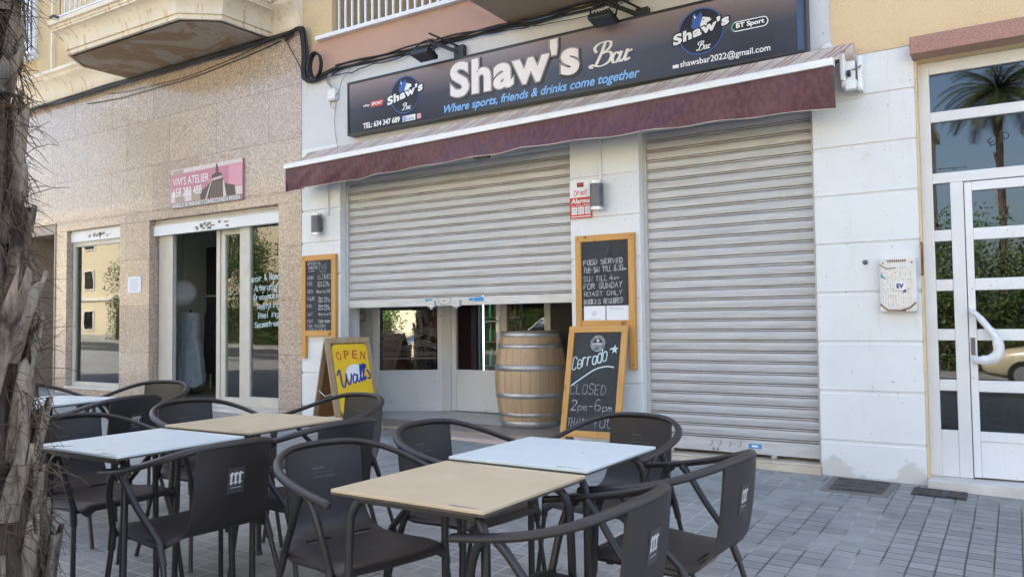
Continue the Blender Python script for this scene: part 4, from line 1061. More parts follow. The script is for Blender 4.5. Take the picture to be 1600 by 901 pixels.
for i, (x0, x1) in enumerate(((AX0, AX1),)):
    p = [(-.375, -.012), (-.375, .030), (-.360, .046), (-.315, .046), (-.305, .036), (-.305, -.012)]
    a = [(x0, y, az(x0) + z) for y, z in p]; b = [(x1, y, az(x1) + z) for y, z in p]
    m.add(a + b, [(i, (i + 1) % 6, 6 + (i + 1) % 6, 6 + i) for i in range(6)] + [tuple(reversed(range(6))), tuple(range(6, 12))], False)
m.build('front_rail', 'awning_rail', aw, .004)
m = MB(); m.sheet([[(AX0 + .13 + (AX1 - AX0 - .1) * i / 20, y, az(AX0 + .13 + (AX1 - AX0 - .1) * i / 20) + z) for y, z in ((-.12, .190), (-.24, .10), (-.312, .036))] for i in range(21)], .003, True); m.build('top_fabric', 'striped_fabric', aw)
m = MB(); NX, NZ = 150, 10; gr = []
for i in range(NX + 1):
    t = i / NX; x = AX0 + (AX1 - AX0) * t; row = []
    zb = 2.588 + .008 * (x + 6.56) + .035 * math.sin(math.pi * t) + .004 * math.sin(t * 23 + 1.0) + .006 * math.sin(t * 61) - (.02 if t < .04 else 0)
    zt = az(x) - .008
    for j in range(NZ + 1):
        s = j / NZ
        y = -.345 + .040 * s * s * math.sin(t * 7 + .6) + .008 * s * math.sin(t * 37 + 2 * s) + .006 * s * math.sin(t * 83 + 4 * s) + .008 * math.sin(t * 140 + 9 * s) * s * (1 - s) * 2
        row.append((x, y, zt + (zb - zt) * s))
    gr.append(row)
m.sheet(gr, .003, True); va = m.build('valance', 'awning_fabric', aw)
m = MB(); m.tube([gr[i][-1] for i in range(NX + 1)], .0045, 5); m.build('hem', 'awning_cream', va)
m = MB(); g2 = [[(AX0 - .0 + .10 * math.sin(a) * .4, -.345 + .24 * (a / 2.4), az(AX0) - .02 - (.235 - .03 * a) * s) for s in (0, .33, .66, 1)] for a in (0, .4, .8, 1.2, 1.6, 2.0, 2.4)]; m.sheet(g2, .003, True); m.build('end_flap', 'awning_fabric', aw)
m = MB()
for x in (-5.9, -3.7, -1.35):
    m.bar((x, -.06, az(x) + .06), (x + .9 if x < -4 else x - .9, -.24, az(x) + .0), .045, .03); m.box(x - .03, x + .03, -.10, -.006, az(x) - .02, az(x) + .10)
m.pieces('folding_arm', 'awning_rail', aw, .004)
m = MB(); m.box(-4.10, -3.96, -.36, -.28, 2.63, 2.67); m.build('arm_bracket', 'black_frame', aw)
m = MB(); m.prism([(-.20, -.15), (.0, -.15), (.0, .08), (-.09, .09), (-.22, .03)], (-1.00, 0, az(AX1) + .07), (0, 1, 0), ZV, (1, 0, 0), .03)
m.box(-1.0, -.90, -.16, -.02, 2.80, 2.85); m.box(-.985, -.915, -.12, -.02, 2.85, 3.0); m.box(-.90, -.87, -.10, -.004, 2.78, 3.03); m.box(-.97, -.90, -.20, -.16, 2.77, 2.82)
m.build('end_bracket', 'awning_rail', aw, .006)
m = MB(); m.tube([(-1.015, -.115, az(AX1) + .13), (-.955, -.115, az(AX1) + .13)], .05, 16); m.tube([(-.96, -.14, 2.90), (-.94, -.14, 2.90)], .025, 12); m.build('drive_wheel', 'black_frame', aw)
m = MB(); m.tube(crom([(-1.06, -.02, 3.10, ), (-.98, -.04, 3.09), (-.93, -.05, 3.03), (-.93, -.12, 2.93), (-.87, -.12, 2.95)], 5), .006, 6); m.build('motor_cable', 'grey_wire', aw)

# ------------------------------------------------------------------ tailor sign
vs = thing('shop_sign', 'pink and brown printed tailor sign with a dress form on the granite wall', 'shop sign', (-8.34, 0, 2.635))
VX0, VX1, VZ0, VZ1, VY = -9.022, -7.655, 2.632, 3.124, -.028
m = MB(); m.box(VX0, VX1, VY, -.003, VZ0, VZ1); m.build('panel', 'atelier_pink', vs)
def vp(u, v_): return (VX0 + (VX1 - VX0) * u, VZ0 + (VZ1 - VZ0) * v_)
def vpoly(mat, name, polys, k):
    mb = MB()
    for pl in polys: flat_poly(mb, [vp(*q) for q in pl], (0, VY - k, 0), XU, ZV)
    mb.build(name, mat, vs)
vpoly('atelier_grey', 'caption_band', [[(0, 0), (1, 0), (1, .13), (0, .13)]], .001)
vpoly('atelier_pale', 'print', [[(0, .88), (1, .90), (1, 1), (0, 1)], [(.0, .15), (.06, .15), (.06, .42), (0, .42)], [(.20, .15), (.30, .15), (.30, .44), (.20, .44)], [(.90, .14), (1, .14), (1, .34), (.90, .34)]], .001)
vpoly('atelier_tan', 'print', [[(.07, .14), (.19, .14), (.19, .42), (.07, .42)], [(.31, .14), (.44, .14), (.43, .38), (.31, .38)], [(.02, .86), (.18, .86), (.18, .98), (.02, .98)]], .0012)
vpoly('atelier_rose', 'print', [[(.82, .36), (1, .36), (1, .88), (.82, .88)]], .0014)
fig = [(.43, .14), (.42, .34), (.50, .42), (.575, .56), (.58, .62), (.58, .66), (.60, .72), (.66, .78), (.72, .72), (.735, .64), (.75, .52), (.79, .44), (.90, .38), (.915, .14)]
vpoly('atelier_brown', 'print', [fig, [(.64, .78), (.68, .78), (.675, .88), (.665, .97), (.645, .97), (.64, .88)]], .002)
vpoly('atelier_pale', 'print', [[(.585, .62), (.73, .66), (.735, .60), (.58, .565)], [(.50, .14), (.52, .14), (.585, .55), (.575, .56)], [(.745, .14), (.79, .14), (.755, .55), (.74, .52)]], .003)
vpoly('atelier_rose', 'print', [[(.585, .605), (.735, .645), (.735, .625), (.583, .585)]], .0035)
vpoly('atelier_tan', 'print', [[(.57 + .03 * i, .14), (.574 + .03 * i, .14), (.604 + .022 * i, .54), (.60 + .022 * i, .54)] for i in range(6)], .0035)
m = MB(); o_ = dict(o=(0, VY - .004, 0), U=XU, V=ZV)
put_text(m, "VIVI'S ATELIER", -8.985, 2.915, -8.275, 3.020, bold=.008, **o_); put_text(m, "658 282 488", -8.985, 2.775, -8.41, 2.885, bold=.008, **o_)
put_text(m, "ARREGLO DE PRENDAS Y CONFECCIONES A MEDIDA", -9.0, 2.640, -7.69, 2.690, bold=.012, **o_); m.build('lettering', 'sign_white', vs)
nt_ = thing('notice', 'small white printed notice fixed to the granite pier', 'notice', (-9.84, 0, 1.59))
m = MB(); m.box(-9.985, -9.69, -.010, -.002, 1.592, 1.808); m.build('sheet', 'paper', nt_)
m = MB()
for i in range(6): m.box(-9.93, -9.74 - rng.uniform(0, .05), -.0125, -.0105, 1.63 + i * .027, 1.637 + i * .027)
for x, z in ((-9.97, 1.607), (-9.705, 1.607), (-9.97, 1.793), (-9.705, 1.793)): m.box(x - .006, x + .006, -.014, -.0105, z - .006, z + .006)
m.build('print', 'paper_print', nt_)
ic = thing('intercom', 'silver door intercom panels on the wall of the left entrance', 'intercom', (-12.9, -.02, 1.5))
for x0 in (-13.20, -12.99):
    m = MB(); m.box(x0, x0 + .17, -.03, -.002, 1.52, 1.76); p_ = m.build('panel', 'aluminium_frame', ic, .005)
    m = MB()
    for i in range(5): m.box(x0 + .025, x0 + .075, -.035, -.0305, 1.55 + i * .04, 1.575 + i * .04); m.box(x0 + .095, x0 + .145, -.035, -.0305, 1.55 + i * .04, 1.575 + i * .04)
    m.build('button', 'grey_lamp_metal', p_)

# ------------------------------------------------------------------ wall lamps, floodlights, boxes, cables
def wall_lamp(x, z, h, rr, label):
    t = thing('wall_lamp', label, 'wall lamp', (x, 0, z), 'grey up and down wall lamps')
    m = MB(); m.lathe([(rr, z - h / 2 + .025), (rr, z + h / 2 - .025)], 24, (x, -.075, 0)); m.build('body', 'grey_lamp_metal', t)
    for s in (1, -1):
        m = MB(); zz = sorted((z + s * (h / 2 - .025), z + s * h / 2)); m.lathe([(rr * 1.02, zz[0]), (rr * 1.02, zz[1])], 24, (x, -.075, 0)); m.build('end_ring', 'lamp_ring_metal', t)
    m = MB(); m.box(x - .02, x + .02, -.06, -.002, z - h * .3, z + h * .3); m.build('wall_mount', 'grey_lamp_metal', t)
    return t
wall_lamp(-6.385, 2.235, .235, .055, 'grey cylinder wall lamp above the opening hours chalkboard')
wall_lamp(-3.003, 2.225, .25, .058, 'grey cylinder wall lamp beside the red alarm plate')
for (x, z0, z1, lb_) in ((-6.27, 2.33, 2.78, 'thin conduit running up from the lamp on the left pilaster'), (-2.995, 2.34, 2.80, 'thin conduit running up from the lamp by the alarm plate')):
    m = MB(); m.tube([(x, -.014, z0), (x, -.014, z1)], .011, 8); tag(m.build('conduit', 'white_wall_paint', None, loc=(x, -.014, z0)), lb_, 'conduit')
def floodlight(x, z, label):
    t = thing('floodlight', label, 'floodlight', (x, 0, z), 'floodlights above the bar sign')
    c = Vector((x - .20, -.27, z - .14)); n = Vector((0, -.15, -.989)); up = Vector((0, .989, -.15))
    m = MB(); m.obox(c, (1, 0, 0), up, n, .105, .085, .022); hd = m.build('head', 'black_frame', t, .006)
    m = MB(); m.obox(c + n * .024, (1, 0, 0), up, n, .092, .072, .003); m.build('lens', 'chalkboard_smear', hd)
    m = MB()
    for i in range(7): m.obox(c - n * .032 + Vector((-.08 + i * .027, 0, 0)), (1, 0, 0), up, n, .004, .07, .012)
    m.build('fin', 'black_frame', hd)
    m = MB(); m.tube(crom([(x - .315, -.27, z - .14), (x - .32, -.24, z - .02), (x - .20, -.20, z + .03), (x - .085, -.24, z - .02), (x - .09, -.27, z - .14)], 5), .009, 6); m.build('yoke', 'black_frame', t)
    m = MB(); m.bar((x + .06, -.04, z - .10), (x - .20, -.21, z + .02), .03, .03); m.box(x + .0, x + .11, -.06, -.004, z - .22, z - .03); m.bar((x + .05, -.05, z - .04), (x - .12, -.30, z + .05), .014, .014)
    m.build('wall_bracket', 'black_frame', t)
    return t
floodlight(-4.52, 3.86, 'black floodlight on a bracket above the left half of the bar sign')
floodlight(-2.62, 3.80, 'black floodlight on a bracket above the middle of the bar sign, under the balcony slab')
def cable_run(name, label, runs, mat='black_cable', cat='cable', clips=None):
    m = MB()
    for pts, r_ in runs: m.tube(pts, r_, 6)
    return tag(m.build(name, mat, None, loc=runs[0][0][0]), label, cat)
def wob(x0, x1, y, z, n, a, ph, sag=0.0, z1=None):
    out = []
    for i in range(n + 1):
        t = i / n; out.append((x0 + (x1 - x0) * t, y + .008 * math.sin(9 * t + ph), z + ((z1 - z) * t if z1 is not None else 0) + a * math.sin(t * 17 + ph) + a * .6 * math.sin(t * 41 + 2 * ph) - sag * 4 * t * (1 - t)))
    return out
runs = [(wob(-15, -6.78, -.035 - .012 * k, 4.448 - .017 * (k % 3), 40, .006, k * 1.7), .013 - .001 * (k % 3)) for k in range(6)]
for k in range(7):
    dx = .022 * (k % 4); dy = -.02 - .014 * (k // 4)
    runs.append((crom([(-6.9, -.05, 4.44 - .012 * k), (-6.72 + dx, dy - .02, 4.475), (-6.64 + dx, dy - .03, 4.38), (-6.62 + dx, dy - .02, 4.15), (-6.63 + dx, dy - .02, 3.98), (-6.60 + dx, dy - .02, 3.87), (-6.48 + .01 * k, dy - .02, 3.82 + .004 * k), (-6.28, dy - .02, 3.84 + .008 * k), (-6.1, dy - .02, 3.88 + .006 * k)], 6), .012))
cable_run('cable_bundle', 'thick black cable bundle running under the cream cornice and dropping beside the loggia', runs)
runs = [(wob(-6.1, -1.9, -.03 - .010 * k, 3.885 + .012 * k, 34, .010, k * 2.1, .0, 3.885 + .005 * k), .0095) for k in range(5)]
runs += [(wob(-6.2, -4.7, -.05, 3.83, 14, .01, 1, .02, 3.90), .006), (wob(-4.3, -3.2, -.05, 3.90, 10, .004, 2, .05), .004), (wob(-3.9, -2.5, -.06, 3.90, 12, .004, 1, .09), .004)]
cable_run('cable_bundle', 'black cable bundle running along the wall top above the bar sign', runs)
m = MB()
for k in range(4):
    pts = [(-6.40 + .085 * math.cos(a / 14 * 2 * math.pi) * (1 + .04 * k), -.05 - .014 * k, 3.985 + .135 * math.sin(a / 14 * 2 * math.pi) * (1 + .03 * k)) for a in range(14)]
    m.tube(pts, .010, 6, closed=True)
tag(m.build('cable_coil', 'black_cable', None, loc=(-6.4, -.05, 3.86)), 'coil of spare black cable hanging at the corner of the two buildings', 'cable')
runs = [(wob(-11, -7.0, -.02, 4.30, 20, .004, 1, .10, 4.40), .005), (wob(-10.5, -7.3, -.02, 4.36, 20, .004, 2, .10, 4.42), .004)]
cable_run('thin_wires', 'thin dark wires sagging below the bundle on the granite', runs)
cable_run('thin_wires', 'thin dark wires hanging beside the drop of the cable bundle', [(crom([(-6.95, -.02, 4.43), (-6.80, -.02, 4.2), (-6.70, -.02, 4.05), (-6.66, -.02, 3.95)], 6), .005)])
m = MB(); m.tube([(-3.95, -.03, 3.93), (-2.3, -.03, 3.925)], .011, 8); tag(m.build('conduit', 'yellow_pipe', None, loc=(-3.95, -.03, 3.93)), 'yellowish conduit along the wall under the balcony slab', 'conduit')
jb = thing('junction_box', 'small white junction box with dangling wires left of the bar sign', 'junction box', (-6.15, 0, 3.53))
m = MB(); m.box(-6.235, -6.12, -.055, -.003, 3.565, 3.69); m.build('box', 'white_wall_paint', jb, .006)
m = MB()
for k in range(3): m.tube(crom([(-6.20 + .02 * k, -.06, 3.86), (-6.235 + .02 * k, -.06, 3.78), (-6.16 + .01 * k, -.065, 3.70)], 5), .005, 5)
m.tube(crom([(-6.13, -.05, 3.60), (-6.06, -.05, 3.66), (-6.02, -.05, 3.76), (-5.9, -.05, 3.86)], 5), .004, 5)
m.tube(crom([(-6.17, -.05, 3.57), (-6.20, -.04, 3.51), (-6.13, -.04, 3.47), (-6.12, -.04, 3.53), (-6.15, -.03, 3.3), (-6.10, -.03, 3.02)], 6), .004, 5)
m.build('wire', 'grey_wire', jb)
m = MB(); m.lathe([(.048, 0), (.052, .012), (.05, .03), (.03, .036)], 24)
mm = m.build('vent_cap', 'grey_white_paint'); mm.matrix_world = Matrix.Translation((-1.12, -.004, 3.14)) @ Matrix.Rotation(R(90), 4, 'X'); tag(mm, 'round grey white vent cap on the wall above the right end of the awning', 'vent cap')

# alarm plate
al = thing('alarm_plate', 'red and white alarm company plate on the middle pilaster', 'sign', (-3.19, 0, 2.05))
m = MB(); m.box(-3.297, -3.078, -.010, -.002, 2.05, 2.385); m.build('plate', 'sign_white', al)
o_ = dict(o=(0, -.013, 0), U=XU, V=ZV)
m = MB(); m.box(-3.297, -3.078, -.012, -.0105, 2.05, 2.235); m.build('red_field', 'alarm_red', al)
m = MB(); m.box(-3.225, -3.16, -.012, -.0105, 2.325, 2.365); m.build('mark', 'alarm_dark', al)
m = MB()
hand(m, "Direct", -3.255, 2.252, .045, .020, .005, (0, -.012, 0), XU, ZV, .10, .02, .2, True); m.box(-3.219, -3.166, -.0135, -.012, 2.340, 2.356); m.build('script_lettering', 'alarm_red', al)
m = MB(); put_text(m, "Alarma", -3.282, 2.182, -3.098, 2.225, bold=.03, **o_); put_text(m, "con aviso a Policia", -3.285, 2.158, -3.092, 2.172, bold=.01, **o_)
for i in range(3): m.box(-3.28 + i * .065, -3.225 + i * .065, -.0135, -.012, 2.085, 2.150)
m.box(-3.285, -3.092, -.0135, -.012, 2.062, 2.070); m.build('lettering', 'sign_white', al)
m = MB()
for i in range(3):
    x = -3.268 + i * .065; m.ribbon([(x, 2.10), (x, 2.135), (x + .03, 2.135), (x + .03, 2.10), (x, 2.10)], .006, (0, -.0145, 0)); m.ribbon([(x + .008, 2.11), (x + .022, 2.128)], .006, (0, -.0145, 0))
m.build('pictogram', 'paper_print', al)
# meter cupboard
mc = thing('meter_box', 'white rusty meter box with perforated front beside the entrance door', 'meter box', (-.683, 0, 1.186))
m = MB(); m.box(-.800, -.566, -.085, -.003, 1.186, 1.568); m.build('housing', 'rusty_enamel', mc, .012, 3)
m = MB(); m.box(-.782, -.590, -.0885, -.0855, 1.225, 1.50); m.build('mesh_front', 'rusted_mesh', mc)
m = MB()
for i in range(9): m.box(-.745 + i * .0135, -.738 + i * .0135, -.0885, -.0855, 1.535, 1.552)
for x in (-.775, -.592): m.tube([(x, -.0855, 1.53), (x, -.091, 1.53)], .006, 8)
m.build('slot', 'rust', mc)
m = MB()
m.ribbon([(-.795, 1.24), (-.75, 1.20), (-.64, 1.196)], .010, (0, -.0895, 0)); m.ribbon([(-.575, 1.25), (-.61, 1.215), (-.66, 1.20)], .010, (0, -.0895, 0)); m.ribbon([(-.795, 1.52), (-.75, 1.49), (-.70, 1.495)], .006, (0, -.0895, 0))
m.build('rust_streak', 'rust', mc)
m = MB(); m.prism([(-.70, 1.345), (-.635, 1.34), (-.635, 1.395), (-.70, 1.40)], (0, -.0895, 0), XU, ZV, (0, -1, 0), .002); stk = m.build('sticker', 'sign_white', mc)
m = MB(); put_text(m, "EV", -.692, 1.352, -.645, 1.385, o=(0, -.092, 0), bold=.06); m.prism([(-.66, 1.325), (-.63, 1.322), (-.635, 1.345)], (0, -.0895, 0), XU, ZV, (0, -1, 0), .002); m.build('sticker_print', 'sign_blue', stk)
m = MB(); m.prism([(-.79, 1.43), (-.75, 1.415), (-.775, 1.44), (-.788, 1.465)], (0, -.0895, 0), XU, ZV, (0, -1, 0), .002); m.build('sticker', 'sticker_teal', mc)
m = MB(); m.tube(crom([(-.538, -.01, 1.662), (-.530, -.035, 1.655), (-.530, -.04, 1.55), (-.530, -.04, 1.46), (-.536, -.01, 1.445)], 5), .008, 6); tag(m.build('rusty_hook', 'rust', None, loc=(-.535, -.01, 1.55)), 'rusty metal loop on the edge of the white pilaster', 'hook')
m = MB(); m.lathe([(.016, 0), (.018, .004), (.008, .006)], 16); mm = m.build('wall_plug', 'grey_lamp_metal'); mm.matrix_world = Matrix.Translation((-.90, -.002, 1.548)) @ Matrix.Rotation(R(90), 4, 'X'); tag(mm, 'small dark bolt head in the white wall left of the meter box', 'bolt')
# covers in the pavement
def slope_pt(x, y, dz): return (x, y, G(x, y) + dz)
def cover(name, quad, inner, mats, label):
    t = thing(name, label, 'cover', slope_pt(quad[0][0], quad[0][1], 0))
    m = MB(); q = [slope_pt(*p, .006) for p in quad]; b = [slope_pt(*p, -.05) for p in quad]
    m.add(q + b, [(0, 1, 2, 3), (0, 4, 5, 1), (1, 5, 6, 2), (2, 6, 7, 3), (3, 7, 4, 0)], False); m.build('frame', mats[0], t)
    if inner:
        c = Vector((sum(p[0] for p in quad) / 4, sum(p[1] for p in quad) / 4)); iq = [slope_pt(*(c + (Vector(p) - c) * inner), .010) for p in quad]
        m = MB(); m.add(iq, [(0, 1, 2, 3)], False)
        m.build('lid', mats[1], t)
        m = MB(); a, b_, c_, d_ = [Vector(p) for p in iq]
        for i in range(9):
            for j in range(4):
                u = (i + .5) / 9; v_ = (j + .5) / 4; p = a + (b_ - a) * u + (d_ - a) * v_
                if rng.random() < .8: m.box(p.x - .014, p.x + .014, p.y - .012, p.y + .012, p.z, p.z + .004)
        m.build('tread_pattern', mats[1], t)
cover('inspection_cover', [(-1.15, -.53), (-.74, -.49), (-.72, -.03), (-1.15, -.03)], .80, ('cover_concrete', 'cast_iron'), 'rectangular metal cover with concrete rim in the pavement against the white pilaster')
cover('meter_cover', [(-.62, -.33), (-.30, -.33), (-.30, -.11), (-.62, -.11)], .94, ('cast_iron', 'cast_iron'), 'small dark metal cover in the pavement in front of the entrance doorstep')

# ------------------------------------------------------------------ chalkboards
def wall_board(name, label, x0, x1, z0, z1, leg_l, leg_r, y, fw):
    t = thing(name, label, 'chalkboard', ((x0 + x1) / 2, 0, z0))
    m = MB(); m.box(x0 + fw * .6, x1 - fw * .6, y + .008, -.004, z0 + fw * .6, z1 - fw * .6); bd = m.build('board', 'chalkboard', t)
    m = MB(); m.box(x0, x0 + fw, y - .008, -.003, z0 - leg_l, z1 - fw); m.box(x1 - fw, x1, y - .008, -.003, z0 - leg_r, z1 - fw); m.pieces('stile', 'pine_frame', t, .004)
    m = MB(); m.box(x0, x1, y - .006, -.003, z1 - fw, z1); m.box(x0 + fw, x1 - fw, y - .006, -.003, z0, z0 + fw); m.pieces('rail', 'pine_rail', t, .004)
    m = MB()
    for x in (x0 + fw / 2, x1 - fw / 2):
        m.tube([(x, y - .005, z1 - fw * .5), (x, y - .0105, z1 - fw * .5)], .006, 8)
        m.tube([(x, y - .005, z0 - leg_r + .04), (x, y - .0105, z0 - leg_r + .04)], .006, 8) if (x > x0 + fw and leg_r > .05) else None
    m.pieces('screw', 'rust', t)
    return t, bd
t, bd = wall_board('chalkboard', 'narrow pine framed chalkboard listing opening hours on the left white pilaster', -6.655, -6.135, 1.02, 1.905, .24, .03, -.035, .062)
m = MB(); o_ = ((0, -.031, 0), XU, ZV)
L = [("OPENING", -6.565, 1.790, .030, .022, .0065), ("HOURS", -6.555, 1.742, .030, .022, .0065),
     ("MON", -6.575, 1.628, .034, .026, .006), ("CLOSED", -6.405, 1.628, .040, .026, .006),
     ("TUE", -6.575, 1.565, .032, .022, .006), ("9am-2pm", -6.41, 1.580, .024, .017, .005), ("6pm-LATE", -6.41, 1.548, .024, .017, .005),
     ("WED", -6.575, 1.478, .034, .024, .006), ("9am-LATE", -6.43, 1.478, .030, .020, .006),
     ("THUR", -6.575, 1.398, .034, .022, .006), ("9am-2pm", -6.40, 1.408, .024, .017, .005), ("6pm-LATE", -6.40, 1.376, .024, .017, .005),
     ("FRI", -6.575, 1.318, .034, .024, .006), ("9am-2pm", -6.40, 1.326, .024, .017, .005), ("6pm-LATE", -6.40, 1.292, .024, .017, .005),
     ("SAT", -6.575, 1.232, .034, .024, .006), ("9am-LATE", -6.40, 1.232, .028, .019, .006),
     ("SUN", -6.575, 1.158, .034, .024, .006), ("12pm-6pm", -6.41, 1.158, .030, .018, .006),
     ("FOR SUNDAY", -6.575, 1.106, .030, .022, .0055), ("LUNCH ONLY", -6.575, 1.096, .0, .022, .0)]
for (tx, u, v_, h, w_, sw) in L[:-1] + [("LUNCH ONLY", -6.575, 1.064, .028, .022, .0055)]:
    m = MB(); hand(m, tx, u, v_ + .012, h, w_ * .93, sw, *o_); m.build('chalk_line', 'chalk', bd)
m = MB(); m.ribbon([(-6.55, 1.728), (-6.46, 1.732)], .006, *o_); m.build('chalk_line', 'chalk', bd)
def wolf_sketch(mb, cx, cz, s, o, U=XU, V=ZV, sw=.006):
    for st in ([(-.8, -.2), (-.9, .4), (-.7, 1.0), (-.3, .6), (.2, .7), (.7, 1.0), (.5, .5), (.9, .3), (.5, .1)], [(-.8, -.2), (-.3, -.7), (.2, -1.0), (.5, -.6), (.7, 0), (.5, .1)], [(-.5, .3), (-.1, .1), (.1, -.4)], [(-.2, .4), (.2, .3), (.3, .1)], [(-.6, -.3), (-.2, -.3), (0, -.7)], [(.2, -.2), (.5, -.3)]):
        p = crom([(a * s, b * s, 0) for a, b in st], 5); mb.ribbon([(cx + q.x, cz + q.y) for q in p], [sw * rng.uniform(.5, 1.4) for _ in p], o, U, V)
m = MB(); wolf_sketch(m, -6.33, 1.745, .062, (0, -.031, 0), sw=.008); m.build('chalk_drawing', 'chalk_faint', bd)
t, bd = wall_board('chalkboard', 'pine framed chalkboard about food and Sunday roast on the middle pilaster with two white sheets', -3.235, -2.680, 1.10, 1.890, .40, .36, -.040, .055)
m = MB(); o_ = ((0, -.0345, 0), XU, ZV)
for tx, u, v_, h, w_, sw in (("FOOD SERVED", -3.160, 1.632, .042, .024, .0075), ("TUE-SAT TILL 8.30", -3.158, 1.567, .046, .0160, .0066), ("SUN TILL", -3.160, 1.490, .044, .021, .0055), ("FOR SUNDAY", -3.160, 1.425, .044, .026, .0072), ("ROAST ONLY", -3.160, 1.362, .038, .026, .0062), ("BOOKING REQUIRED", -3.160, 1.292, .040, .0170, .0062)):
    m = MB(); hand(m, tx, u, v_, h, w_, sw, *o_, slope=.03); m.build('chalk_line', 'chalk', bd)
m = MB(); hand(m, "4", -2.912, 1.500, .044, .022, .011, *o_); hand(m, "pm", -2.870, 1.505, .022, .017, .005, *o_); m.build('chalk_line', 'chalk', bd); m = MB(); hand(m, "pm", -2.790, 1.580, .018, .012, .0045, *o_)
m.build('chalk_line', 'chalk', bd)
m = MB(); wolf_sketch(m, -2.985, 1.765, .082, (0, -.0345, 0), sw=.016); m.build('chalk_drawing', 'chalkboard_smear', bd)
for x0, lb_ in ((-3.160, 'white printed sheet under the food chalk writing, the left one with a round emblem'), (-2.945, 'white printed sheet under the food chalk writing, the right one with a heading line')):
    s_ = thing('menu_sheet', lb_, 'sheet', (x0, -.035, 1.11), 'white sheets on the food chalkboard')
    m = MB(); m.box(x0, x0 + .205, -.040, -.0365, 1.108, 1.278); m.build('sheet', 'paper', s_)
    m = MB()
    if x0 < -3: m.ribbon(circ(x0 + .10, 1.215, .019, 20) + [(x0 + .119, 1.215)], .004, (0, -.042, 0)); m.ribbon([(x0 + .09, 1.205), (x0 + .11, 1.222)], .006, (0, -.042, 0)); m.box(x0 + .04, x0 + .165, -.0425, -.041, 1.165, 1.168)
    else: m.box(x0 + .035, x0 + .05, -.0425, -.041, 1.252, 1.264); m.box(x0 + .055, x0 + .16, -.0425, -.041, 1.248, 1.252)
    m.build('print', 'paper_print', s_)
# leaning board: CLOSED
def frame_at(o, U, V):
    U = Vector(U).normalized(); V = Vector(V).normalized(); Nn = U.cross(V); return Vector(o), U, V, Nn
tl = thing('leaning_chalkboard', 'pine framed chalkboard leaning on the middle pilaster, chalked closed 2pm to 6pm', 'chalkboard', (-3.03, -.40, G(-3.03, -.4)))
W_, H_ = .555, 1.10
zb = G(-3.03, -.42) + .004
o, U, V, Nn = frame_at((-3.302, -.262, zb), (1, -.01, .012), (.026, .190, 1.066))
def ob(mb, u0, u1, v0, v1, n0, n1, mi=None): mb.obox(o + U * (u0 + u1) / 2 + V * (v0 + v1) / 2 + Nn * (n0 + n1) / 2, U, V, Nn, (u1 - u0) / 2, (v1 - v0) / 2, (n1 - n0) / 2, mi)
# the normal U x V points to the wall side or the street: make it the street
if Nn.y > 0: Nn = -Nn
BH = 1.085
m = MB(); ob(m, .04, W_ - .04, .20, BH - .04, .004, .014); bd = m.build('board', 'chalkboard', tl)
m = MB(); ob(m, 0, .055, 0, BH - .055, 0, .026); ob(m, W_ - .055, W_, 0, BH - .055, 0, .026); m.pieces('stile', 'pine_frame', tl, .004)
m = MB(); ob(m, 0, W_, BH - .055, BH, 0, .025); ob(m, .055, W_ - .055, .145, .20, 0, .025); m.pieces('rail', 'pine_rail', tl, .004)
m = MB(); op = o + Nn * .0155
def cerr(mb, txt, u, v_, h, w_, sw, **k): hand(mb, txt, u, v_, h, w_, sw, op, U, V, **k)
cerr(m, "Cerrado", .060, .712, .108, .0345, .0098, slope=.26, smooth=True, jit=.008, gap=.36)
m.ribbon([(p.x, p.y) for p in crom([(.065, .575, 0), (.16, .64, 0), (.28, .715, 0), (.38, .74, 0), (.45, .735, 0)], 6)], .011, op, U, V)
st = [(.447 + .034 * (1 if i % 2 == 0 else .45) * math.sin(i * math.pi / 5), .885 + .042 * (1 if i % 2 == 0 else .45) * math.cos(i * math.pi / 5)) for i in range(10)]; flat_poly(m, st, op, U, V)
m.ribbon([(.405, .885), (.425, .888)], .01, op, U, V)
m.build('chalk_lettering', 'chalk_marker_blue', bd)
m = MB(); cerr(m, "CLOSED", .062, .505, .082, .040, .0048, jit=.03); m.build('chalk_writing', 'chalk', bd); m = MB(); cerr(m, "2", .085, .368, .086, .045, .008); cerr(m, "pm", .150, .368, .056, .034, .0048); m.ribbon([(.255, .405), (.285, .407)], .007, op, U, V); m.build('chalk_writing', 'chalk', bd); m = MB(); cerr(m, "6", .305, .368, .095, .05, .0062); cerr(m, "pm", .380, .368, .05, .034, .0048)
m.build('chalk_writing', 'chalk', bd); m = MB(); cerr(m, "THANK", .058, .235, .068, .0265, .0046, jit=.03); cerr(m, "YOU", .30, .235, .074, .045, .0055)
m.build('chalk_writing', 'chalk', bd)
m = MB(); q = (.285, .935)
for r_, w_ in ((.066, .006), (.048, .004)): m.ribbon(circ(q[0], q[1], r_, 28) + [(q[0] + r_, q[1])], w_, op, U, V)
for i in range(26):
    a_ = i / 26 * 2 * math.pi
    m.ribbon([(q[0] + .052 * math.cos(a_), q[1] + .052 * math.sin(a_)), (q[0] + .062 * math.cos(a_), q[1] + .062 * math.sin(a_))], .005, op, U, V)
flat_poly(m, [(q[0] + .022 * (1 if i % 2 == 0 else .42) * math.sin(i * math.pi / 5), q[1] + .024 + .022 * (1 if i % 2 == 0 else .42) * math.cos(i * math.pi / 5)) for i in range(10)], op, U, V)
m.ribbon([(q[0] - .05, q[1] - .004), (q[0] + .05, q[1] - .004)], .016, op, U, V); m.ribbon([(q[0] - .038, q[1] - .024), (q[0] + .038, q[1] - .024)], .006, op, U, V); m.ribbon([(q[0] - .03, q[1] - .035), (q[0] + .03, q[1] - .035)], .004, op, U, V)
m.build('round_emblem', 'chalk', bd)

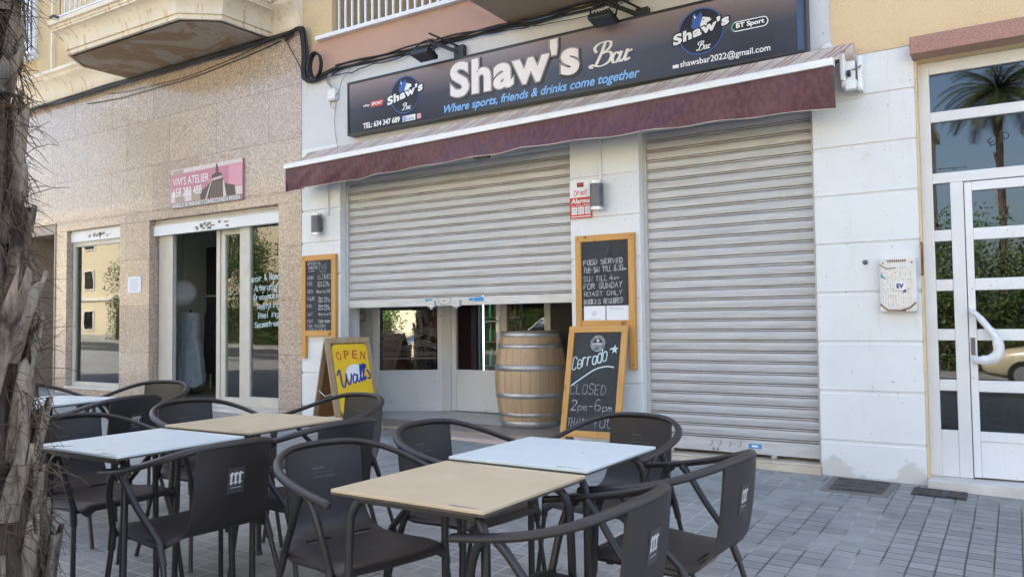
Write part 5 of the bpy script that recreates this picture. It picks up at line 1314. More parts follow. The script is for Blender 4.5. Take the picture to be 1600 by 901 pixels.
# A-board
ab = thing('sandwich_board', 'weathered wooden sandwich board with yellow open panel before the left pilaster', 'sandwich board', (-5.6, -.25, G(-5.6, -.25)))
th = R(-22.5); n2 = Vector((math.cos(th), math.sin(th), 0)); w2 = Vector((-n2.y, n2.x, 0))      # w2 towards the back right
Rf = Vector((-5.385, -.135, 0)); Wd = .49; dd = .34; hh = .925
Lf = Rf - w2 * Wd; Lf.z = G(Lf.x, Lf.y) + .004
apex = Lf - n2 * dd; apex.z = Lf.z + hh
o, U, V, Nn = Lf.copy(), w2.copy(), (apex - Lf).normalized(), None
Nn = U.cross(V)
if Nn.dot(n2) < 0: Nn = -Nn
SL = (apex - Lf).length
m = MB(); ob(m, 0, .058, 0, SL - .06, 0, .022); ob(m, Wd - .058, Wd, 0, SL - .06, 0, .022); m.pieces('stile', 'weathered_pine', ab, .004)
m = MB(); ob(m, 0, Wd, SL - .06, SL, .001, .024); ob(m, .058, Wd - .058, .10, .16, .001, .021); m.pieces('rail', 'weathered_pine', ab, .004)
m = MB(); ob(m, .05, Wd - .05, .14, SL - .05, .003, .010); m.build('backing', 'brown_board', ab)
pu0, pu1, pv0, pv1 = .062, Wd - .050, .19, SL - .075; r_ = .05
pl = circ(pu1 - r_, pv1 - r_, r_, 8, 0, math.pi / 2) + [(pu1 - r_, pv1)] + circ(pu0 + r_, pv1 - r_, r_, 8, math.pi / 2, math.pi) + [(pu0, pv1 - r_)] + circ(pu0 + r_, pv0 + r_, r_, 8, math.pi, 1.5 * math.pi) + [(pu0 + r_, pv0)] + circ(pu1 - r_, pv0 + r_, r_, 8, 1.5 * math.pi, 2 * math.pi) + [(pu1, pv0 + r_)]
m = MB(); m.prism(pl, o + Nn * .018, U, V, Nn, .007); yp = m.build('poster', 'sign_yellow', ab)
m = MB(); cu, cv = Wd * .5, SL - .105
for i, ch in enumerate("OPEN"):
    a_ = R(10.2 - i * 7.2); rr_ = .70; c_ = o + U * (cu + rr_ * math.sin(-a_)) + V * (SL - .885 + rr_ * math.cos(a_)) + Nn * .0265
    Ut = U * math.cos(a_) + V * math.sin(a_); Vt = V * math.cos(a_) - U * math.sin(a_)
    put_text(m, ch, -.027, -.045, .027, .045, c_, Ut, Vt, bold=.02)
m.build('poster_lettering', 'sign_red', yp)
m = MB(); cu2, cv2 = Wd * .56, SL - .385; flat_poly(m, circ(cu2, cv2, .098, 36), o + Nn * .0265, U, V); m.build('poster_disc', 'sign_white', yp)
m = MB(); Wl = [[(.0, .75), (.08, 1.0), (.10, .6), (.12, .12), (.19, .06), (.26, .5), (.27, .72), (.28, .3), (.35, .12), (.42, .5), (.43, .66)],
                [(.60, .55), (.51, .60), (.46, .35), (.49, .15), (.56, .22), (.61, .55), (.60, .25), (.65, .16), (.70, .4)],
                [(.69, .30), (.745, .70), (.765, 1.02), (.735, 1.05), (.715, .75), (.715, .3), (.74, .17), (.78, .35)],
                [(.78, .35), (.835, .72), (.855, 1.04), (.825, 1.08), (.805, .78), (.805, .3), (.83, .2), (.87, .36)],
                [(.90, 1.02), (.895, .86)],
                [(.93, .72), (1.0, .45), (.985, .24), (.92, .25)]]
for st in Wl:
    pp = crom([(a, b, 0) for a, b in st], 6)
    m.ribbon([(.078 + p.x * .350, SL - .535 + p.y * .185 + .05 * p.x) for p in pp], .0165, o + Nn * .028, U, V)
m.build('poster_script', 'sign_blue', yp)
Ro = apex.copy()
bl = Lf - n2 * 2 * dd; bl.z = G(bl.x, bl.y) + .004
o, V = bl.copy(), (apex - bl).normalized(); Nn = U.cross(V)
if Nn.dot(n2) > 0: Nn = -Nn
SB = (apex - bl).length
m = MB(); ob(m, 0, .05, 0, SB - .03, -.022, 0); ob(m, Wd - .05, Wd, 0, SB - .03, -.022, 0); ob(m, .05, Wd - .05, SB - .09, SB - .03, -.021, 0); m.build('rear_frame', 'weathered_pine', ab, .004)
m = MB(); ob(m, .05, Wd - .05, .10, SB - .09, -.016, -.006); m.build('rear_board', 'brown_board', ab)
m = MB(); a_ = Lf + (apex - Lf) * .42; b_ = bl + (apex - bl) * .42; c_ = (a_ + b_) / 2 + Vector((0, 0, -.05)) - U * .0
for u in (.02,): m.tube([a_ + U * u, c_ + U * u], .006, 6); m.tube([c_ + U * u, b_ + U * u], .006, 6)
m.build('stay', 'lamp_ring_metal', ab)

# ------------------------------------------------------------------ barrel
bx, by, bz = -4.165, .72, FZ
br = thing('barrel', 'oak wine barrel with steel hoops standing in the bar entrance under the half open shutter', 'barrel', (bx, by, bz))
BHt = .945
def brad(z): t_ = (z / BHt - .5) * 2; return .362 - .072 * t_ * t_
m = MB(); pr = [(brad(BHt * i / 28), bz + BHt * i / 28) for i in range(29)]; m.lathe(pr + [(brad(BHt) - .018, bz + BHt), (brad(BHt) - .02, bz + BHt - .025)], 72, (bx, by, 0), False); m.build('staves', 'oak_staves', br)
m = MB(); m.lathe([(.001, bz + BHt - .03), (brad(BHt) - .015, bz + BHt - .03)], 48, (bx, by, 0), False); m.build('head', 'oak_staves', br)
for z0, z1 in ((.885, .943), (.775, .818), (.555, .615), (.290, .338), (.105, .145), (.002, .062)):
    m = MB(); m.lathe([(brad(z0) + .001, bz + z0), (brad(z0) + .005, bz + z0 + .003), (brad(z1) + .005, bz + z1 - .003), (brad(z1) + .001, bz + z1)], 72, (bx, by, 0), False); a_ = R(-70); z_ = (z0 + z1) / 2
    for k in (-1, 1): q = Vector((bx + (brad(z_) + .006) * math.cos(a_ + k * .05), by + (brad(z_) + .006) * math.sin(a_ + k * .05), bz + z_)); m.obox(q, (math.cos(a_), math.sin(a_), 0), (0, 0, 1), (-math.sin(a_), math.cos(a_), 0), .003, .006, .006)
    m.build('hoop', 'hoop_steel', br)

# ------------------------------------------------------------------ tables
def make_table(mat):
    t = thing('cafe_table', None, 'table', (0, 0, 0), 'square cafe tables')
    h = .73; s = .284
    m = MB(); m.box(-s, s, -s, s, h - .010, h); m.build('tabletop', mat, t, .0015, 1)
    m = MB(); m.box(-s + .0006, s - .0006, -s + .0006, s - .0006, h - .0165, h - .0102); m.build('edge_core', 'laminate_edge', t)
    m = MB(); k = .225; m.bar((-k, -k, h - .03), (k, -k, h - .03), .03, .022); m.bar((-k, k, h - .03), (k, k, h - .03), .03, .022); m.bar((0, -k, h - .031), (0, k, h - .031), .03, .02); m.build('underframe', 'table_metal', t)
    for sx in (-1, 1):
        for sy in (-1, 1):
            m = MB(); p = crom([(sx * .15, sy * .21, h - .032), (sx * .215, sy * .218, h - .038), (sx * .246, sy * .228, h - .075), (sx * .254, sy * .233, h - .14), (sx * .258, sy * .240, .3), (sx * .262, sy * .246, .012)], 5)
            m.tube(p, .0135, 10); lg = m.build('leg', 'table_metal', t)
            m = MB(); m.lathe([(.019, 0), (.020, .012), (.016, .03)], 12, (sx * .2622, sy * .2462, 0)); m.build('foot', 'dark_resin', lg)
    m = MB(); put_text(m, "Mahou", .160, -.274, .250, -.259, (0, 0, h + .0006), (1, 0, 0), (0, 1, 0), shear=.25, bold=.008, space=1.1)
    put_text(m, "Mahou", .160, -.274, .250, -.259, (0, 0, h + .0006), (-1, 0, 0), (0, -1, 0), shear=.25, bold=.008, space=1.1); m.build('corner_print', 'letter_edge', t)
    return t
tb = make_table('table_beige'); tw = make_table('table_white')
TABLES = [(tb, -1.478, -4.165, -1.0, 'beige square table nearest the camera, in front of the white table'),
          (tw, -1.474, -3.578, -.6, 'white square table before the grey shutter, pushed against the nearest beige table'),
          (tw, -3.045, -4.240, 0.5, 'white square table beside the palm trunk, before the left beige table'),
          (tb, -3.055, -3.652, 1.0, 'beige square table pushed against the white table by the palm trunk'),
          (tw, -4.760, -3.740, 11.5, 'white square table farthest left, half hidden behind the palm trunk')]
used = set()
for src, x, y, rz, lbl in TABLES:
    t = src if src.name not in used else copy_tree(src); used.add(src.name)
    t.location = (x, y, G(x, y)); t.rotation_euler = (0, 0, R(rz)); t['label'] = lbl

# ------------------------------------------------------------------ chairs
def make_chair():
    t = thing('terrace_chair', None, 'chair', (0, 0, 0), 'dark resin terrace armchairs')
    half = [(.245, .262, .648), (.235, .264, .653), (.12, .271, .668), (0, .272, .690), (-.10, .254, .716), (-.175, .205, .742), (-.222, .125, .761), (-.238, .0, .766)]
    pts = half + [(x, -y, z) for x, y, z in reversed(half[:-1])]
    p = crom(pts, 6); n = len(p)
    rr = []
    for i in range(n):
        s = abs(i / (n - 1) - .5) * 2; rr.append(.0142 + .0035 * (1 - s) if s < .985 else .0142 * (1 - (s - .985) * 14))
    m = MB(); m.tube(p, rr, 12, .70); m.build('arm_ring', 'dark_resin', t)
    # shell profile in side view
    side = crom([(-.228, 0, .755), (-.224, 0, .70), (-.214, 0, .60), (-.200, 0, .515), (-.178, 0, .462), (-.130, 0, .432), (-.07, 0, .424), (.02, 0, .428), (.12, 0, .436), (.20, 0, .440), (.235, 0, .432), (.252, 0, .412)], 3)
    def half_w(i):
        s = i / (len(side) - 1)
        a = [(0, .158), (.25, .160), (.38, .172), (.46, .200), (.55, .222), (.8, .226), (.93, .215), (1, .196)]
        for (s0, w0), (s1, w1) in zip(a, a[1:]):
            if s <= s1: return w0 + (w1 - w0) * (s - s0) / (s1 - s0)
        return a[-1][1]
    NJ = 12
    def row(i):
        q = side[i]; w = half_w(i); s = i / (len(side) - 1); out = []
        for j in range(NJ + 1):
            u = -1 + 2 * j / NJ
            c = (1 - u * u)
            dx = -.022 * c * max(0, 1 - s / .45) if s < .45 else 0
            fl = max(0, abs(u) - .84) / .16; dz = -.022 * fl * min(1, max(0, (s - .36) / .12)) - .010 * c * min(1, max(0, (s - .45) / .2)) * (1 if s < .9 else .5)
            out.append((q.x + dx, u * w, q.z + dz))
        return out
    rows = [row(i) for i in range(len(side))]; cut = 14
    m = MB(); m.sheet(rows[:cut + 1], -.010, True); m.build('backrest', 'dark_resin', t)
    slot = set()
    for j in (2, 3, 4, 7, 8, 9): slot.add((1, j))
    m = MB(); m.sheet(rows[cut:], -.011, True, slot); m.build('seat', 'dark_resin', t)
    for sy in (1, -1):
        m = MB(); m.bar((-.105, sy * .205, .413), (.205, sy * .205, .418), .016, .020); m.build('side_rail', 'dark_resin', t)
        # front leg with the strut up to the arm
        f = crom([(.135, sy * .268, .660), (.165, sy * .266, .628), (.188, sy * .258, .56), (.203, sy * .240, .47), (.212, sy * .232, .405), (.228, sy * .242, .26), (.258, sy * .262, .0)], 5)
        m = MB(); k = len(f); m.tube(f, [.0125 + .003 * max(0, 1 - i / 5) if i < k * .62 else .0102 for i in range(k)], 10); lg = m.build('leg', 'dark_tube', t)
        m = MB(); m.tube([f[int(k * .60)], f[int(k * .74)]], .0140, 10); m.build('sleeve', 'dark_resin', lg)
        b = crom([(.095, sy * .269, .664), (.062, sy * .265, .628), (.0, sy * .252, .545), (-.075, sy * .232, .462), (-.115, sy * .224, .405), (-.165, sy * .238, .24), (-.235, sy * .262, .0)], 5)
        m = MB(); m.tube(b, [.0125 + .003 * max(0, 1 - i / 5) if i < k * .62 else .0102 for i in range(k)], 10); lg = m.build('leg', 'dark_tube', t)
        m = MB(); m.tube([b[int(k * .60)], b[int(k * .74)]], .0140, 10); m.build('sleeve', 'dark_resin', lg)
    m = MB(); m.bar((.17, -.2, .408), (.17, .2, .408), .022, .02); m.pieces('cross_rail', 'dark_resin', t)
    # emblem on the outside of the back: grey patch with a gothic m
    o = Vector((-.2325, 0, .625)); V_ = Vector((-.145, 0, 1)).normalized(); U_ = Vector((0, -1, 0))
    def on(u, v_, k=0): return o + U_ * u + V_ * v_ + Vector((-1, 0, -.145)).normalized() * k
    m = MB(); q = [on(-.036, -.045), on(.036, -.045), on(.036, .052), on(-.036, .052)]; q2 = [on(-.036, -.045, -.005), on(.036, -.045, -.005), on(.036, .052, -.005), on(-.036, .052, -.005)]
    m.add(q + q2, [(0, 1, 2, 3), (0, 4, 5, 1), (1, 5, 6, 2), (2, 6, 7, 3), (3, 7, 4, 0)]); em = m.build('emblem', 'emblem_patch', t)
    m = MB(); oo = on(0, 0, .0012)
    for i in range(3):
        u = -.018 + i * .018
        m.ribbon([(u - .004, -.006), (u - .003, .030)], .0085, oo, U_, V_); m.ribbon([(u - .009, .024), (u - .003, .034), (u + .009, .028)], .0055, oo, U_, V_); m.ribbon([(u - .004, -.008), (u + .004, -.002)], .005, oo, U_, V_)
    m.ribbon([(-.022, -.022), (.022, -.022)], .002, oo, U_, V_)
    m.build('emblem_letter', 'emblem_white', em)
    m = MB(); of = Vector((-.2235, 0, .655)); Uf = Vector((0, 1, 0)); Vf = Vector((-.145, 0, 1)).normalized()
    for u0, u1, v_, w_ in ((-.045, .0, .020, .008), (-.045, .045, .004, .0025), (-.045, -.006, -.012, .006), (.004, .045, -.012, .006)): m.ribbon([(u0, v_), (u1, v_)], w_, of, Uf, Vf)
    m.build('backrest_print', 'print_grey', t)
    return t
chair = make_chair()
CH = [(-1.075, -4.170, 181, 'nearest dark armchair, right of the near beige table, its emblem back towards us'),
      (-1.015, -3.520, 178, 'dark armchair standing rightmost, at the right side of the white table'),
      (-1.500, -2.990, -96, 'dark armchair at the white table, directly before the closed chalkboard'),
      (-1.985, -3.470, -7, 'dark armchair left of the white table, below the barrel and bar entrance'),
      (-2.010, -4.075, -14, 'dark armchair left of the near beige table showing its whole seat'),
      (-2.700, -4.215, 176, 'dark armchair right of the white table by the palm, large m emblem visible'),
      (-2.690, -3.640, 177, 'dark armchair right of the left beige table, emblem back half hidden'),
      (-3.180, -3.030, -96, 'dark armchair directly in front of the yellow sandwich board'),
      (-3.590, -3.510, -4, 'dark armchair left of the left beige table, behind the white table'),
      (-3.560, -4.130, 2, 'dark armchair beside the palm trunk, left of the white table'),
      (-4.375, -3.600, 187, 'dark armchair right of the farthest table, small m emblem visible'),
      (-4.780, -3.130, -72, 'dark armchair behind the farthest table, before the tailor doorway'),
      (-5.290, -3.520, 8, 'dark armchair left of the farthest table, mostly hidden by the palm')]
for i, (x, y, a, lbl) in enumerate(CH):
    t = chair if i == 0 else copy_tree(chair)
    t.location = (x, y, G(x, y)); t.rotation_euler = (0, 0, R(a)); t['label'] = lbl

# ------------------------------------------------------------------ palms
def palm_fronds(m, c, n, L, rg, seed=0):
    for k in range(n):
        a = k * 2.399 + rg.uniform(-.2, .2); up = rg.uniform(-.35, 1.15); P = []
        d = Vector((math.cos(a), math.sin(a), 0)); p = Vector(c); v = d * math.cos(up) + Vector((0, 0, math.sin(up))); ln = L * rg.uniform(.8, 1.1)
        S = 9
        for i in range(S + 1):
            P.append(p.copy()); p = p + v * ln / S; v = (v + Vector((0, 0, -.17 - .05 * i / S))).normalized()
        m.tube(P, [.028 * (1 - i / S * .85) for i in range(S + 1)], 5, mi=0)
        sd = d.cross(Vector((0, 0, 1)))
        for i in range(1, S):
            for q in range(3):
                f = q / 3; b0 = P[i] + (P[i + 1] - P[i]) * f; tdir = (P[i + 1] - P[i]).normalized(); ll = ln * .20 * math.sin(math.pi * (i + f + .8) / (S + 1.4)) + .05
                for sg in (1, -1):
                    e = b0 + sd * sg * ll * .8 + tdir * ll * .55 + Vector((0, 0, -ll * .35)); w = tdir * .022
                    m.add([b0 - w, b0 + w, e], [(0, 1, 2)], False, 0)
def prf(z):                                            # trunk radius against height
    return 1.30 - .26 * min(1, max(0, z - .35) / .75) - .16 * min(1, max(0, z - 1.1) / 1.1)
def palm(x, y, h, r0, label, detail, seed):
    rg = random.Random(seed); z0 = G(x, y)
    t = thing('palm_tree', label, 'palm tree', (x, y, z0))
    m = MB(); g = []; NA = 40 if detail else 14; NZ = 90 if detail else 10
    ph = [rg.uniform(0, 6) for _ in range(8)]
    for i in range(NZ + 1):
        z = h * i / NZ; row = []
        for j in range(NA + 1):
            a = 2 * math.pi * j / NA
            r = r0 * prf(z)
            if detail: r *= 1 + .045 * math.sin(3 * a + 2.2 * z + ph[0]) + .035 * math.sin(7 * a - 5 * z + ph[1]) + .03 * math.sin(13 * a + 9 * z + ph[2]) * math.sin(11 * z + ph[3])
            row.append((x + r * math.cos(a), y + r * math.sin(a), z0 - .05 + z))
        g.append(row)
    m.sheet(g, 0, True); tr = m.build('trunk', 'palm_bark', t)
    # old leaf bases in a rising spiral
    m = MB()
    NB = 150 if detail else 30
    zmax = 3.2 if detail else h
    for k in range(NB):
        a = k * 2.399 + rg.uniform(-.15, .15); z = .0 + zmax * k / NB + rg.uniform(-.05, .05)
        rr = r0 * prf(z) - .015
        worn = rg.random()
        L = rg.uniform(.22, .50) * (1.0 if worn > .25 else .5); w0 = rg.uniform(.028, .062); w1 = w0 * rg.uniform(.5, .8); lean = rg.uniform(.02, .09) if worn < .88 else rg.uniform(.12, .26); th_ = rg.uniform(.025, .05)
        er = Vector((math.cos(a), math.sin(a), 0)); et = Vector((-er.y, er.x, 0)); tw_ = rg.uniform(-.25, .25)
        b = Vector((x, y, z0)) + er * rr + Vector((0, 0, z)); dirv = (Vector((0, 0, 1)) + er * lean + et * tw_).normalized(); gr = []
        nS = 5 if detail else 2
        for i in range(nS + 1):
            s = i / nS; w = w0 + (w1 - w0) * s; c = b + dirv * L * s + er * (.02 * s * s); row = []
            for j in range(7):
                u = -1 + j / 3; jag = (rg.uniform(-.05, .06) if i == nS else 0)
                row.append(c + et * w * u + er * (th_ * (1 - u * u) * (1 - .3 * s) + rg.uniform(-.004, .004)) + dirv * jag)
            gr.append(row)
        m.sheet(gr, .014, detail)
    ob_ = m.build('leaf_base', 'palm_boot', t); ob_['kind'] = 'stuff'
    if detail:
        m = MB()
        for k in range(6500):
            a = rg.uniform(0, 2 * math.pi); z = rg.uniform(0, 3.2); rr = r0 * prf(z) + rg.uniform(-.01, .06)
            er = Vector((math.cos(a), math.sin(a), 0)); et = Vector((-er.y, er.x, 0)); p = Vector((x, y, z0 + z)) + er * rr
            d = (et * rg.uniform(-1, 1) + Vector((0, 0, rg.uniform(-1.0, .5))) + er * rg.uniform(-.05, .45)).normalized(); L = rg.uniform(.06, .20); P = [p]
            for i in range(3): d = (d + Vector((0, 0, -.18)) + Vector((rg.uniform(-.25, .25), rg.uniform(-.25, .25), rg.uniform(-.2, .2)))).normalized(); P.append(P[-1] + d * L / 3)
            m.tube(P, [.0019, .0017, .0013, .0007], 3, cap=False)
        for k in range(170):                          # long stray hairs
            a = rg.uniform(0, 2 * math.pi); z = rg.uniform(.2, 3.1); rr = r0 * prf(z) + .01
            er = Vector((math.cos(a), math.sin(a), 0)); p = Vector((x, y, z0 + z)) + er * rr; d = (er * rg.uniform(.3, 1) + Vector((rg.uniform(-.6, .6), rg.uniform(-.6, .6), rg.uniform(-.4, .8)))).normalized(); L = rg.uniform(.05, .15); P = [p]
            for i in range(4): d = (d + Vector((0, 0, -.16)) + Vector((rg.uniform(-.2, .2), rg.uniform(-.2, .2), rg.uniform(-.2, .2)))).normalized(); P.append(P[-1] + d * L / 4)
            m.tube(P, [.0014, .0013, .0011, .0009, .0005], 3, cap=False)
        fb = m.build('fibre', 'palm_fibre', t); fb['kind'] = 'stuff'
    m = MB(); palm_fronds(m, (x, y, z0 + h - .1), 34 if detail else 60, 2.3, rg); m.build('crown', 'palm_frond', t)
    return t
palm(-3.045, -5.04, 6.2, .268, 'shaggy brown palm trunk with old leaf bases at the left edge of the photo', True, 5)
palm(-.25, -24.6, 9.3, .13, 'tall palm across the street, seen only as reflection in the door glass', False, 11)
palm(-19.0, -6.6, 6.0, .26, 'street palm far down the pavement, seen only as reflection in the granite', False, 12)
palm(-12.0, -8.0, 6.0, .26, 'street palm by the kerb, seen only as reflection in the tailor shop window', False, 13)

# ------------------------------------------------------------------ things inside the shops
ln = thing('paper_lantern', 'round white paper lantern hanging inside the tailor shop doorway', 'lantern', (-9.96, .80, 1.35))
m = MB(); pr = []
for i in range(49):
    a = -math.pi / 2 + math.pi * i / 48; pr.append((max(.02, (.195 + .0035 * math.sin(i * math.pi / 2)) * math.cos(a)), 1.61 + .195 * math.sin(a)))
m.lathe(pr, 32, (-9.96, .8, 0), False); m.build('shade', 'lantern_paper', ln)
m = MB(); m.tube([(-9.96, .8, 1.80), (-9.96, .8, 3.05)], .006, 6); m.build('cord', 'grey_wire', ln)
dr_ = thing('dress_form', 'long blue grey dress on a stand inside the tailor shop doorway', 'dress', (-9.85, .85, .19))
m = MB(); g = []
for i in range(31):
    z = .33 + 1.0 * i / 30; s = i / 30
    r = .235 - .10 * s + (.018 if s > .8 else 0) - .03 * max(0, 1 - abs(s - .62) / .12); row = []
    for j in range(41):
        a = 2 * math.pi * j / 40; k = 1 + (.085 * (1 - s)) * math.sin(11 * a + 1.5 * s) + .03 * (1 - s) * math.sin(23 * a)
        row.append((-9.85 + r * k * math.cos(a), .85 + r * .8 * k * math.sin(a), z + (.04 * math.sin(3 * a) if i == 0 else 0)))
    g.append(row)
m.sheet(g, 0, True); m.build('dress', 'dress_cloth', dr_)
m = MB(); m.tube([(-9.85, .85, .19), (-9.85, .85, 1.38)], .016, 8); m.lathe([(.16, .19), (.15, .205), (.02, .215)], 20, (-9.85, .85, 0)); m.build('stand', 'interior_dark', dr_)
rk = thing('clothes_rail', 'dark coats hanging on a rail inside the tailor shop', 'clothes rail', (-9.2, 1.6, .19))
m = MB(); m.tube([(-10.5, 1.6, 1.6), (-8.2, 1.6, 1.6)], .014, 8)
for x in (-10.4, -8.3): m.tube([(x, 1.6, .19), (x, 1.6, 1.6)], .014, 8)
m.build('rail', 'aluminium_frame', rk)
for k, (x, mt, ln_) in enumerate(((-10.3, 'dark_cloth', 1.15), (-10.0, 'dark_cloth', .9), (-9.3, 'blue_cloth', .8), (-8.95, 'dark_cloth', .95), (-8.6, 'blue_cloth', .7))):
    m = MB(); g = []
    for i in range(9):
        s = i / 8; w = .06 + .14 * min(1, s * 4) + .04 * s; g.append([(x + w * math.cos(2 * math.pi * j / 20) * (1 + .08 * math.sin(j * 1.9)), 1.6 + .09 * math.sin(2 * math.pi * j / 20), 1.58 - ln_ * s) for j in range(21)])
    m.sheet(g, 0, True); m.build('coat', mt, rk)
mk = thing('clothes_stand', 'black stand with hanging clothes behind the tailor display window', 'clothes stand', (-10.62, .95, .19))
m = MB(); m.tube([(-10.62, .95, .19), (-10.62, .95, 1.25)], .014, 8); m.tube(crom([(-10.80, .95, 1.16), (-10.7, .95, 1.24), (-10.62, .95, 1.25), (-10.54, .95, 1.24), (-10.44, .95, 1.16)], 5), .02, 8)
for a in (0, 2.1, 4.2): m.tube(crom([(-10.62, .95, .34), (-10.62 + .12 * math.cos(a), .95 + .12 * math.sin(a), .30), (-10.62 + .19 * math.cos(a), .95 + .19 * math.sin(a), .195)], 4), .01, 6)
m.build('stand', 'black_frame', mk)
m = MB(); g = []
for i in range(10):
    s = i / 9; w = .05 + .10 * min(1, s * 2); g.append([(-10.60 + w * math.cos(2 * math.pi * j / 24) * (1 + .2 * math.sin(j * 2.6)), .93 + .06 * math.sin(2 * math.pi * j / 24), .86 - .50 * s) for j in range(25)])
m.sheet(g, 0, True); m.build('garment', 'dark_cloth', mk)
fg = thing('drinks_fridge', 'black drinks fridge with a lit tube inside the dark bar', 'fridge', (-4.75, 2.2, .1))
m = MB(); m.box(-5.12, -4.42, 2.45, 2.5, .1, 1.95); m.box(-5.12, -5.07, 1.95, 2.45, .1, 1.95); m.box(-4.47, -4.42, 1.95, 2.45, .1, 1.95); m.box(-5.12, -4.42, 1.95, 2.5, 1.85, 1.95); m.box(-5.12, -4.42, 1.95, 2.5, .1, .3); m.build('cabinet', 'black_frame', fg, .005)
m = MB(); m.tube([(-5.03, 2.0, .55), (-5.03, 2.0, 1.75)], .009, 8); m.build('light_tube', 'fridge_tube_light', fg)
m = MB()
for z in (.6, .9, 1.2, 1.5): m.box(-5.06, -4.48, 2.0, 2.42, z, z + .01)
m.build('shelf', 'lamp_ring_metal', fg)
for z in (.61, .91, 1.21, 1.51):
    for k in range(7):
        x = -4.98 + k * .075; m = MB(); m.lathe([(.026, z), (.026, z + .13), (.011, z + .17), (.011, z + .22)], 10, (x, 2.1, 0)); m.build('bottle', ('logo_green', 'rust', 'interior_red')[(k + int(z * 10)) % 3], fg)

fg.location.x -= .59

# ------------------------------------------------------------------ across the street (it is seen mirrored in glass and polished stone)
fbd = thing('far_building', 'cream sunlit apartment building across the street, seen mirrored in the shop glass', 'building', (-10, -30, -.2))
FYB = -27.0
m = MB(); m.box(-120, -3, FYB - 10, FYB, -.6, 9.5); m.build('wall', 'far_stucco', fbd)
for fl in range(3):
    for k in range(26):
        x = -118 + k * 4.5; z = .9 + fl * 3.0
        m = MB(); m.box(x, x + 1.3, FYB, FYB + .06, z, z + 1.5); w_ = m.build('window', 'far_trim', fbd)
        m = MB(); m.box(x + .1, x + 1.2, FYB + .061, FYB + .07, z + .1, z + 1.4); m.build('pane', 'car_glass', w_)
m = MB(); m.box(-120.2, -2.8, FYB - 10, FYB + .35, 9.5, 9.9); m.box(-120, -3, FYB, FYB + .10, 3.1, 3.35); m.build('cornice', 'far_trim', fbd)
fb2 = thing('far_house', 'low white building across the street behind the trees, seen mirrored in the door glass', 'building', (14, -32, -.2))
m = MB(); m.box(2.2, 40, -42, -30, -1, 6.5); m.build('wall', 'far_stucco', fb2)
m = MB()
for k in range(8): m.box(8 + k * 4, 9.4 + k * 4, -30, -29.94, 1.0, 2.6)
m.build('window', 'far_trim', fb2)
def leafy(x, y, h, rx, label, seed, n=9000):
    rg = random.Random(seed); z0 = G(x, y); t = thing('street_tree', label, 'tree', (x, y, z0), 'trees across the street')
    m = MB(); m.tube([(x, y, z0 - .1), (x + .05, y, z0 + h * .25), (x, y + .05, z0 + h * .5)], [.16, .12, .07], 8)
    for k in range(5):
        a = k * 1.3; m.tube([(x, y, z0 + h * .35), (x + .5 * rx * math.cos(a), y + .5 * rx * math.sin(a), z0 + h * .65)], [.07, .02], 6)
    m.build('trunk', 'tree_bark', t)
    m = MB(); cl = [(Vector((x + rg.uniform(-.75, .75) * rx, y + rg.uniform(-.75, .75) * rx, z0 + h * rg.uniform(.38, .9))), rx * rg.uniform(.3, .55)) for _ in range(16)]
    for k in range(n):
        c, r = cl[k % len(cl)]; d = Vector((rg.gauss(0, 1), rg.gauss(0, 1), rg.gauss(0, .8))).normalized(); p = c + d * r * (rg.random() ** .4); s = rg.uniform(.04, .075)
        u = Vector((rg.gauss(0, 1), rg.gauss(0, 1), rg.gauss(0, 1))).normalized(); v_ = u.cross(Vector((rg.gauss(0, 1), rg.gauss(0, 1), rg.gauss(0, 1)))).normalized()
        m.add([p - u * s, p + v_ * s * .5, p + u * s, p - v_ * s * .5], [(0, 1, 2, 3)], False)
    m.build('crown', 'leaf_green', t)
for k, (x, y, h, rx) in enumerate(((-3.0, -21.0, 5.0, 2.2), (.6, -20.4, 4.6, 2.2), (-27.5, -20.5, 5.0, 2.2), (-32.5, -20.8, 5.6, 2.3), (-21.5, -21, 4.8, 2.2), (-17, -20.8, 5.2, 2.2), (-35.3, -20.6, 8.6, 2.5), (-38.6, -20.8, 9.0, 2.6), (-41.8, -20.6, 8.4, 2.3))):  # the last three, tall ones are added to darken the tailor shop's reflections
    leafy(x, y, h, rx, 'green street tree across the road, seen only as a reflection', 40 + k)
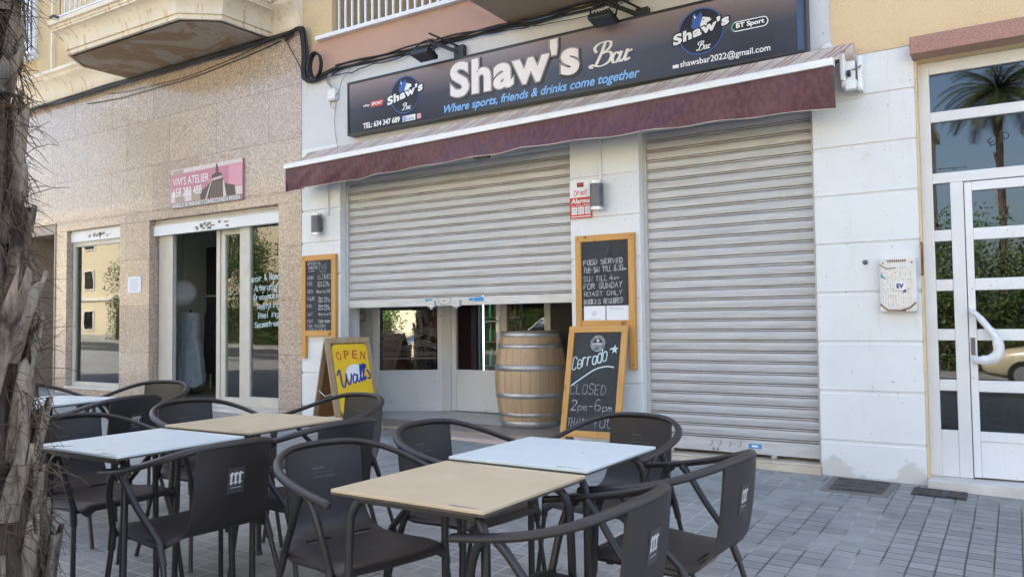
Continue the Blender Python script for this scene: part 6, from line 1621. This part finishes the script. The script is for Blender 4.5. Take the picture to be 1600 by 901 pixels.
def car(x, y, rz, paint, label):
    t = thing('parked_car', label, 'car', (0, 0, 0), 'cars parked along the kerb')
    def loft(secs, mb):
        n = len(secs[0]); v = [p for s in secs for p in s]
        mb.add(v, [(i * n + j, i * n + (j + 1) % n, (i + 1) * n + (j + 1) % n, (i + 1) * n + j) for i in range(len(secs) - 1) for j in range(n)], True)
        mb.add(secs[0], [tuple(reversed(range(n)))]); mb.add(secs[-1], [tuple(range(n))])
    def sec(xx, w, z0, z1): return [(xx, -w, z0 + .08), (xx, -w * .97, z1 - .10), (xx, -w * .85, z1), (xx, w * .85, z1), (xx, w * .97, z1 - .10), (xx, w, z0 + .08), (xx, w * .9, z0), (xx, -w * .9, z0)]
    m = MB(); loft([sec(-2.0, .70, .38, .72), sec(-1.9, .80, .25, .90), sec(-1.3, .86, .22, .96), (sec(0, .87, .22, .97)), sec(.9, .86, .22, .95), sec(1.6, .82, .24, .84), sec(1.95, .74, .30, .70), sec(2.05, .62, .38, .58)], m); m.build('body', paint, t)
    m = MB(); loft([sec(-1.75, .74, .90, .95), sec(-1.25, .70, .90, 1.38), sec(-.4, .68, .9, 1.47), sec(.25, .68, .9, 1.43), sec(.95, .74, .90, .96)], m); m.build('cabin', 'car_glass', t)
    m = MB(); loft([sec(-1.32, .60, 1.36, 1.42), sec(-.4, .62, 1.42, 1.50), sec(.28, .60, 1.38, 1.45)], m)
    for sy in (-1, 1):
        for a, b in (((-1.75, .92), (-1.2, 1.39)), ((-.45, .92), (-.45, 1.45)), ((.95, .92), (.25, 1.42))): m.bar((a[0], sy * .74, a[1]), (b[0], sy * .66, b[1]), .06, .04)
    m.build('roof', paint, t)
    for px in (-1.25, 1.25):
        for sy in (-1, 1):
            m = MB(); m.tube([(px, sy * .70, .31), (px, sy * .88, .31)], .31, 24); w_ = m.build('wheel', 'tyre_rubber', t)
            m = MB(); m.tube([(px, sy * .87, .31), (px, sy * .89, .31)], .20, 16); m.build('rim', 'wheel_rim', w_)
    for sy in (-1, 1):
        m = MB(); m.box(1.93, 2.02, sy * .55 - .12, sy * .55 + .12, .58, .68); m.build('headlight', 'lamp_ring_metal', t)
    t.location = (x, y, G(x, y) - .12); t.rotation_euler = (0, 0, R(rz))
car(1.35, -15.4, 178, 'car_paint_cream', 'cream hatchback parked across the road, seen mirrored in the entrance door')
car(-46.5, -16.2, 2, 'car_paint_grey', 'grey hatchback parked across the road, seen mirrored in the tailor window')
car(-52.0, -16.2, 1, 'car_paint_white', 'white hatchback parked across the road, seen mirrored in the tailor window')
car(-14.0, -16.2, 181, 'car_paint_white', 'white hatchback parked across the road, seen mirrored in the bar window')
car(6.3, -15.5, 182, 'car_paint_white', 'white hatchback across the road, seen mirrored in the bar window beside a cream one')
car(11.3, -15.5, 179, 'car_paint_cream', 'cream hatchback across the road, seen mirrored in the bar window')
def hedge(x0, x1, y, h, seed, label):
    rg = random.Random(seed); t = thing('hedge', label, 'hedge', ((x0 + x1) / 2, y, G((x0 + x1) / 2, y)))
    m = MB(); n = int((x1 - x0) * 900)
    for k in range(n):
        x = rg.uniform(x0, x1); hh_ = h * (1 + .14 * math.sin(x * 1.3) + .08 * math.sin(x * 3.1)); z = G(x, y) + hh_ * (1 - rg.random() ** 1.4 * 1.0) ; p = Vector((x, y + rg.uniform(-.15, .55), z)); s = rg.uniform(.04, .075)
        u = Vector((rg.gauss(0, 1), rg.gauss(0, 1), rg.gauss(0, 1))).normalized(); v_ = u.cross(Vector((rg.gauss(0, 1), rg.gauss(0, 1), rg.gauss(0, 1)))).normalized()
        m.add([p - u * s, p + v_ * s * .5, p + u * s, p - v_ * s * .5], [(0, 1, 2, 3)], False)
    m.build('foliage', 'leaf_green', t)
    m = MB(); m.box(x0, x1, y - .35, y - .15, G(x1, y) - .3, G(x0, y) + h * .8); m.build('twigs', 'tree_bark', t)
hedge(-4.5, 1.7, -19.4, 2.3, 71, 'dark clipped hedge across the road, seen mirrored in the entrance door')
hedge(-43, -15.5, -19.4, 2.0, 72, 'dark hedge added across the road to darken reflections in the shop glass')  # added so that the shop panes mirror something dark
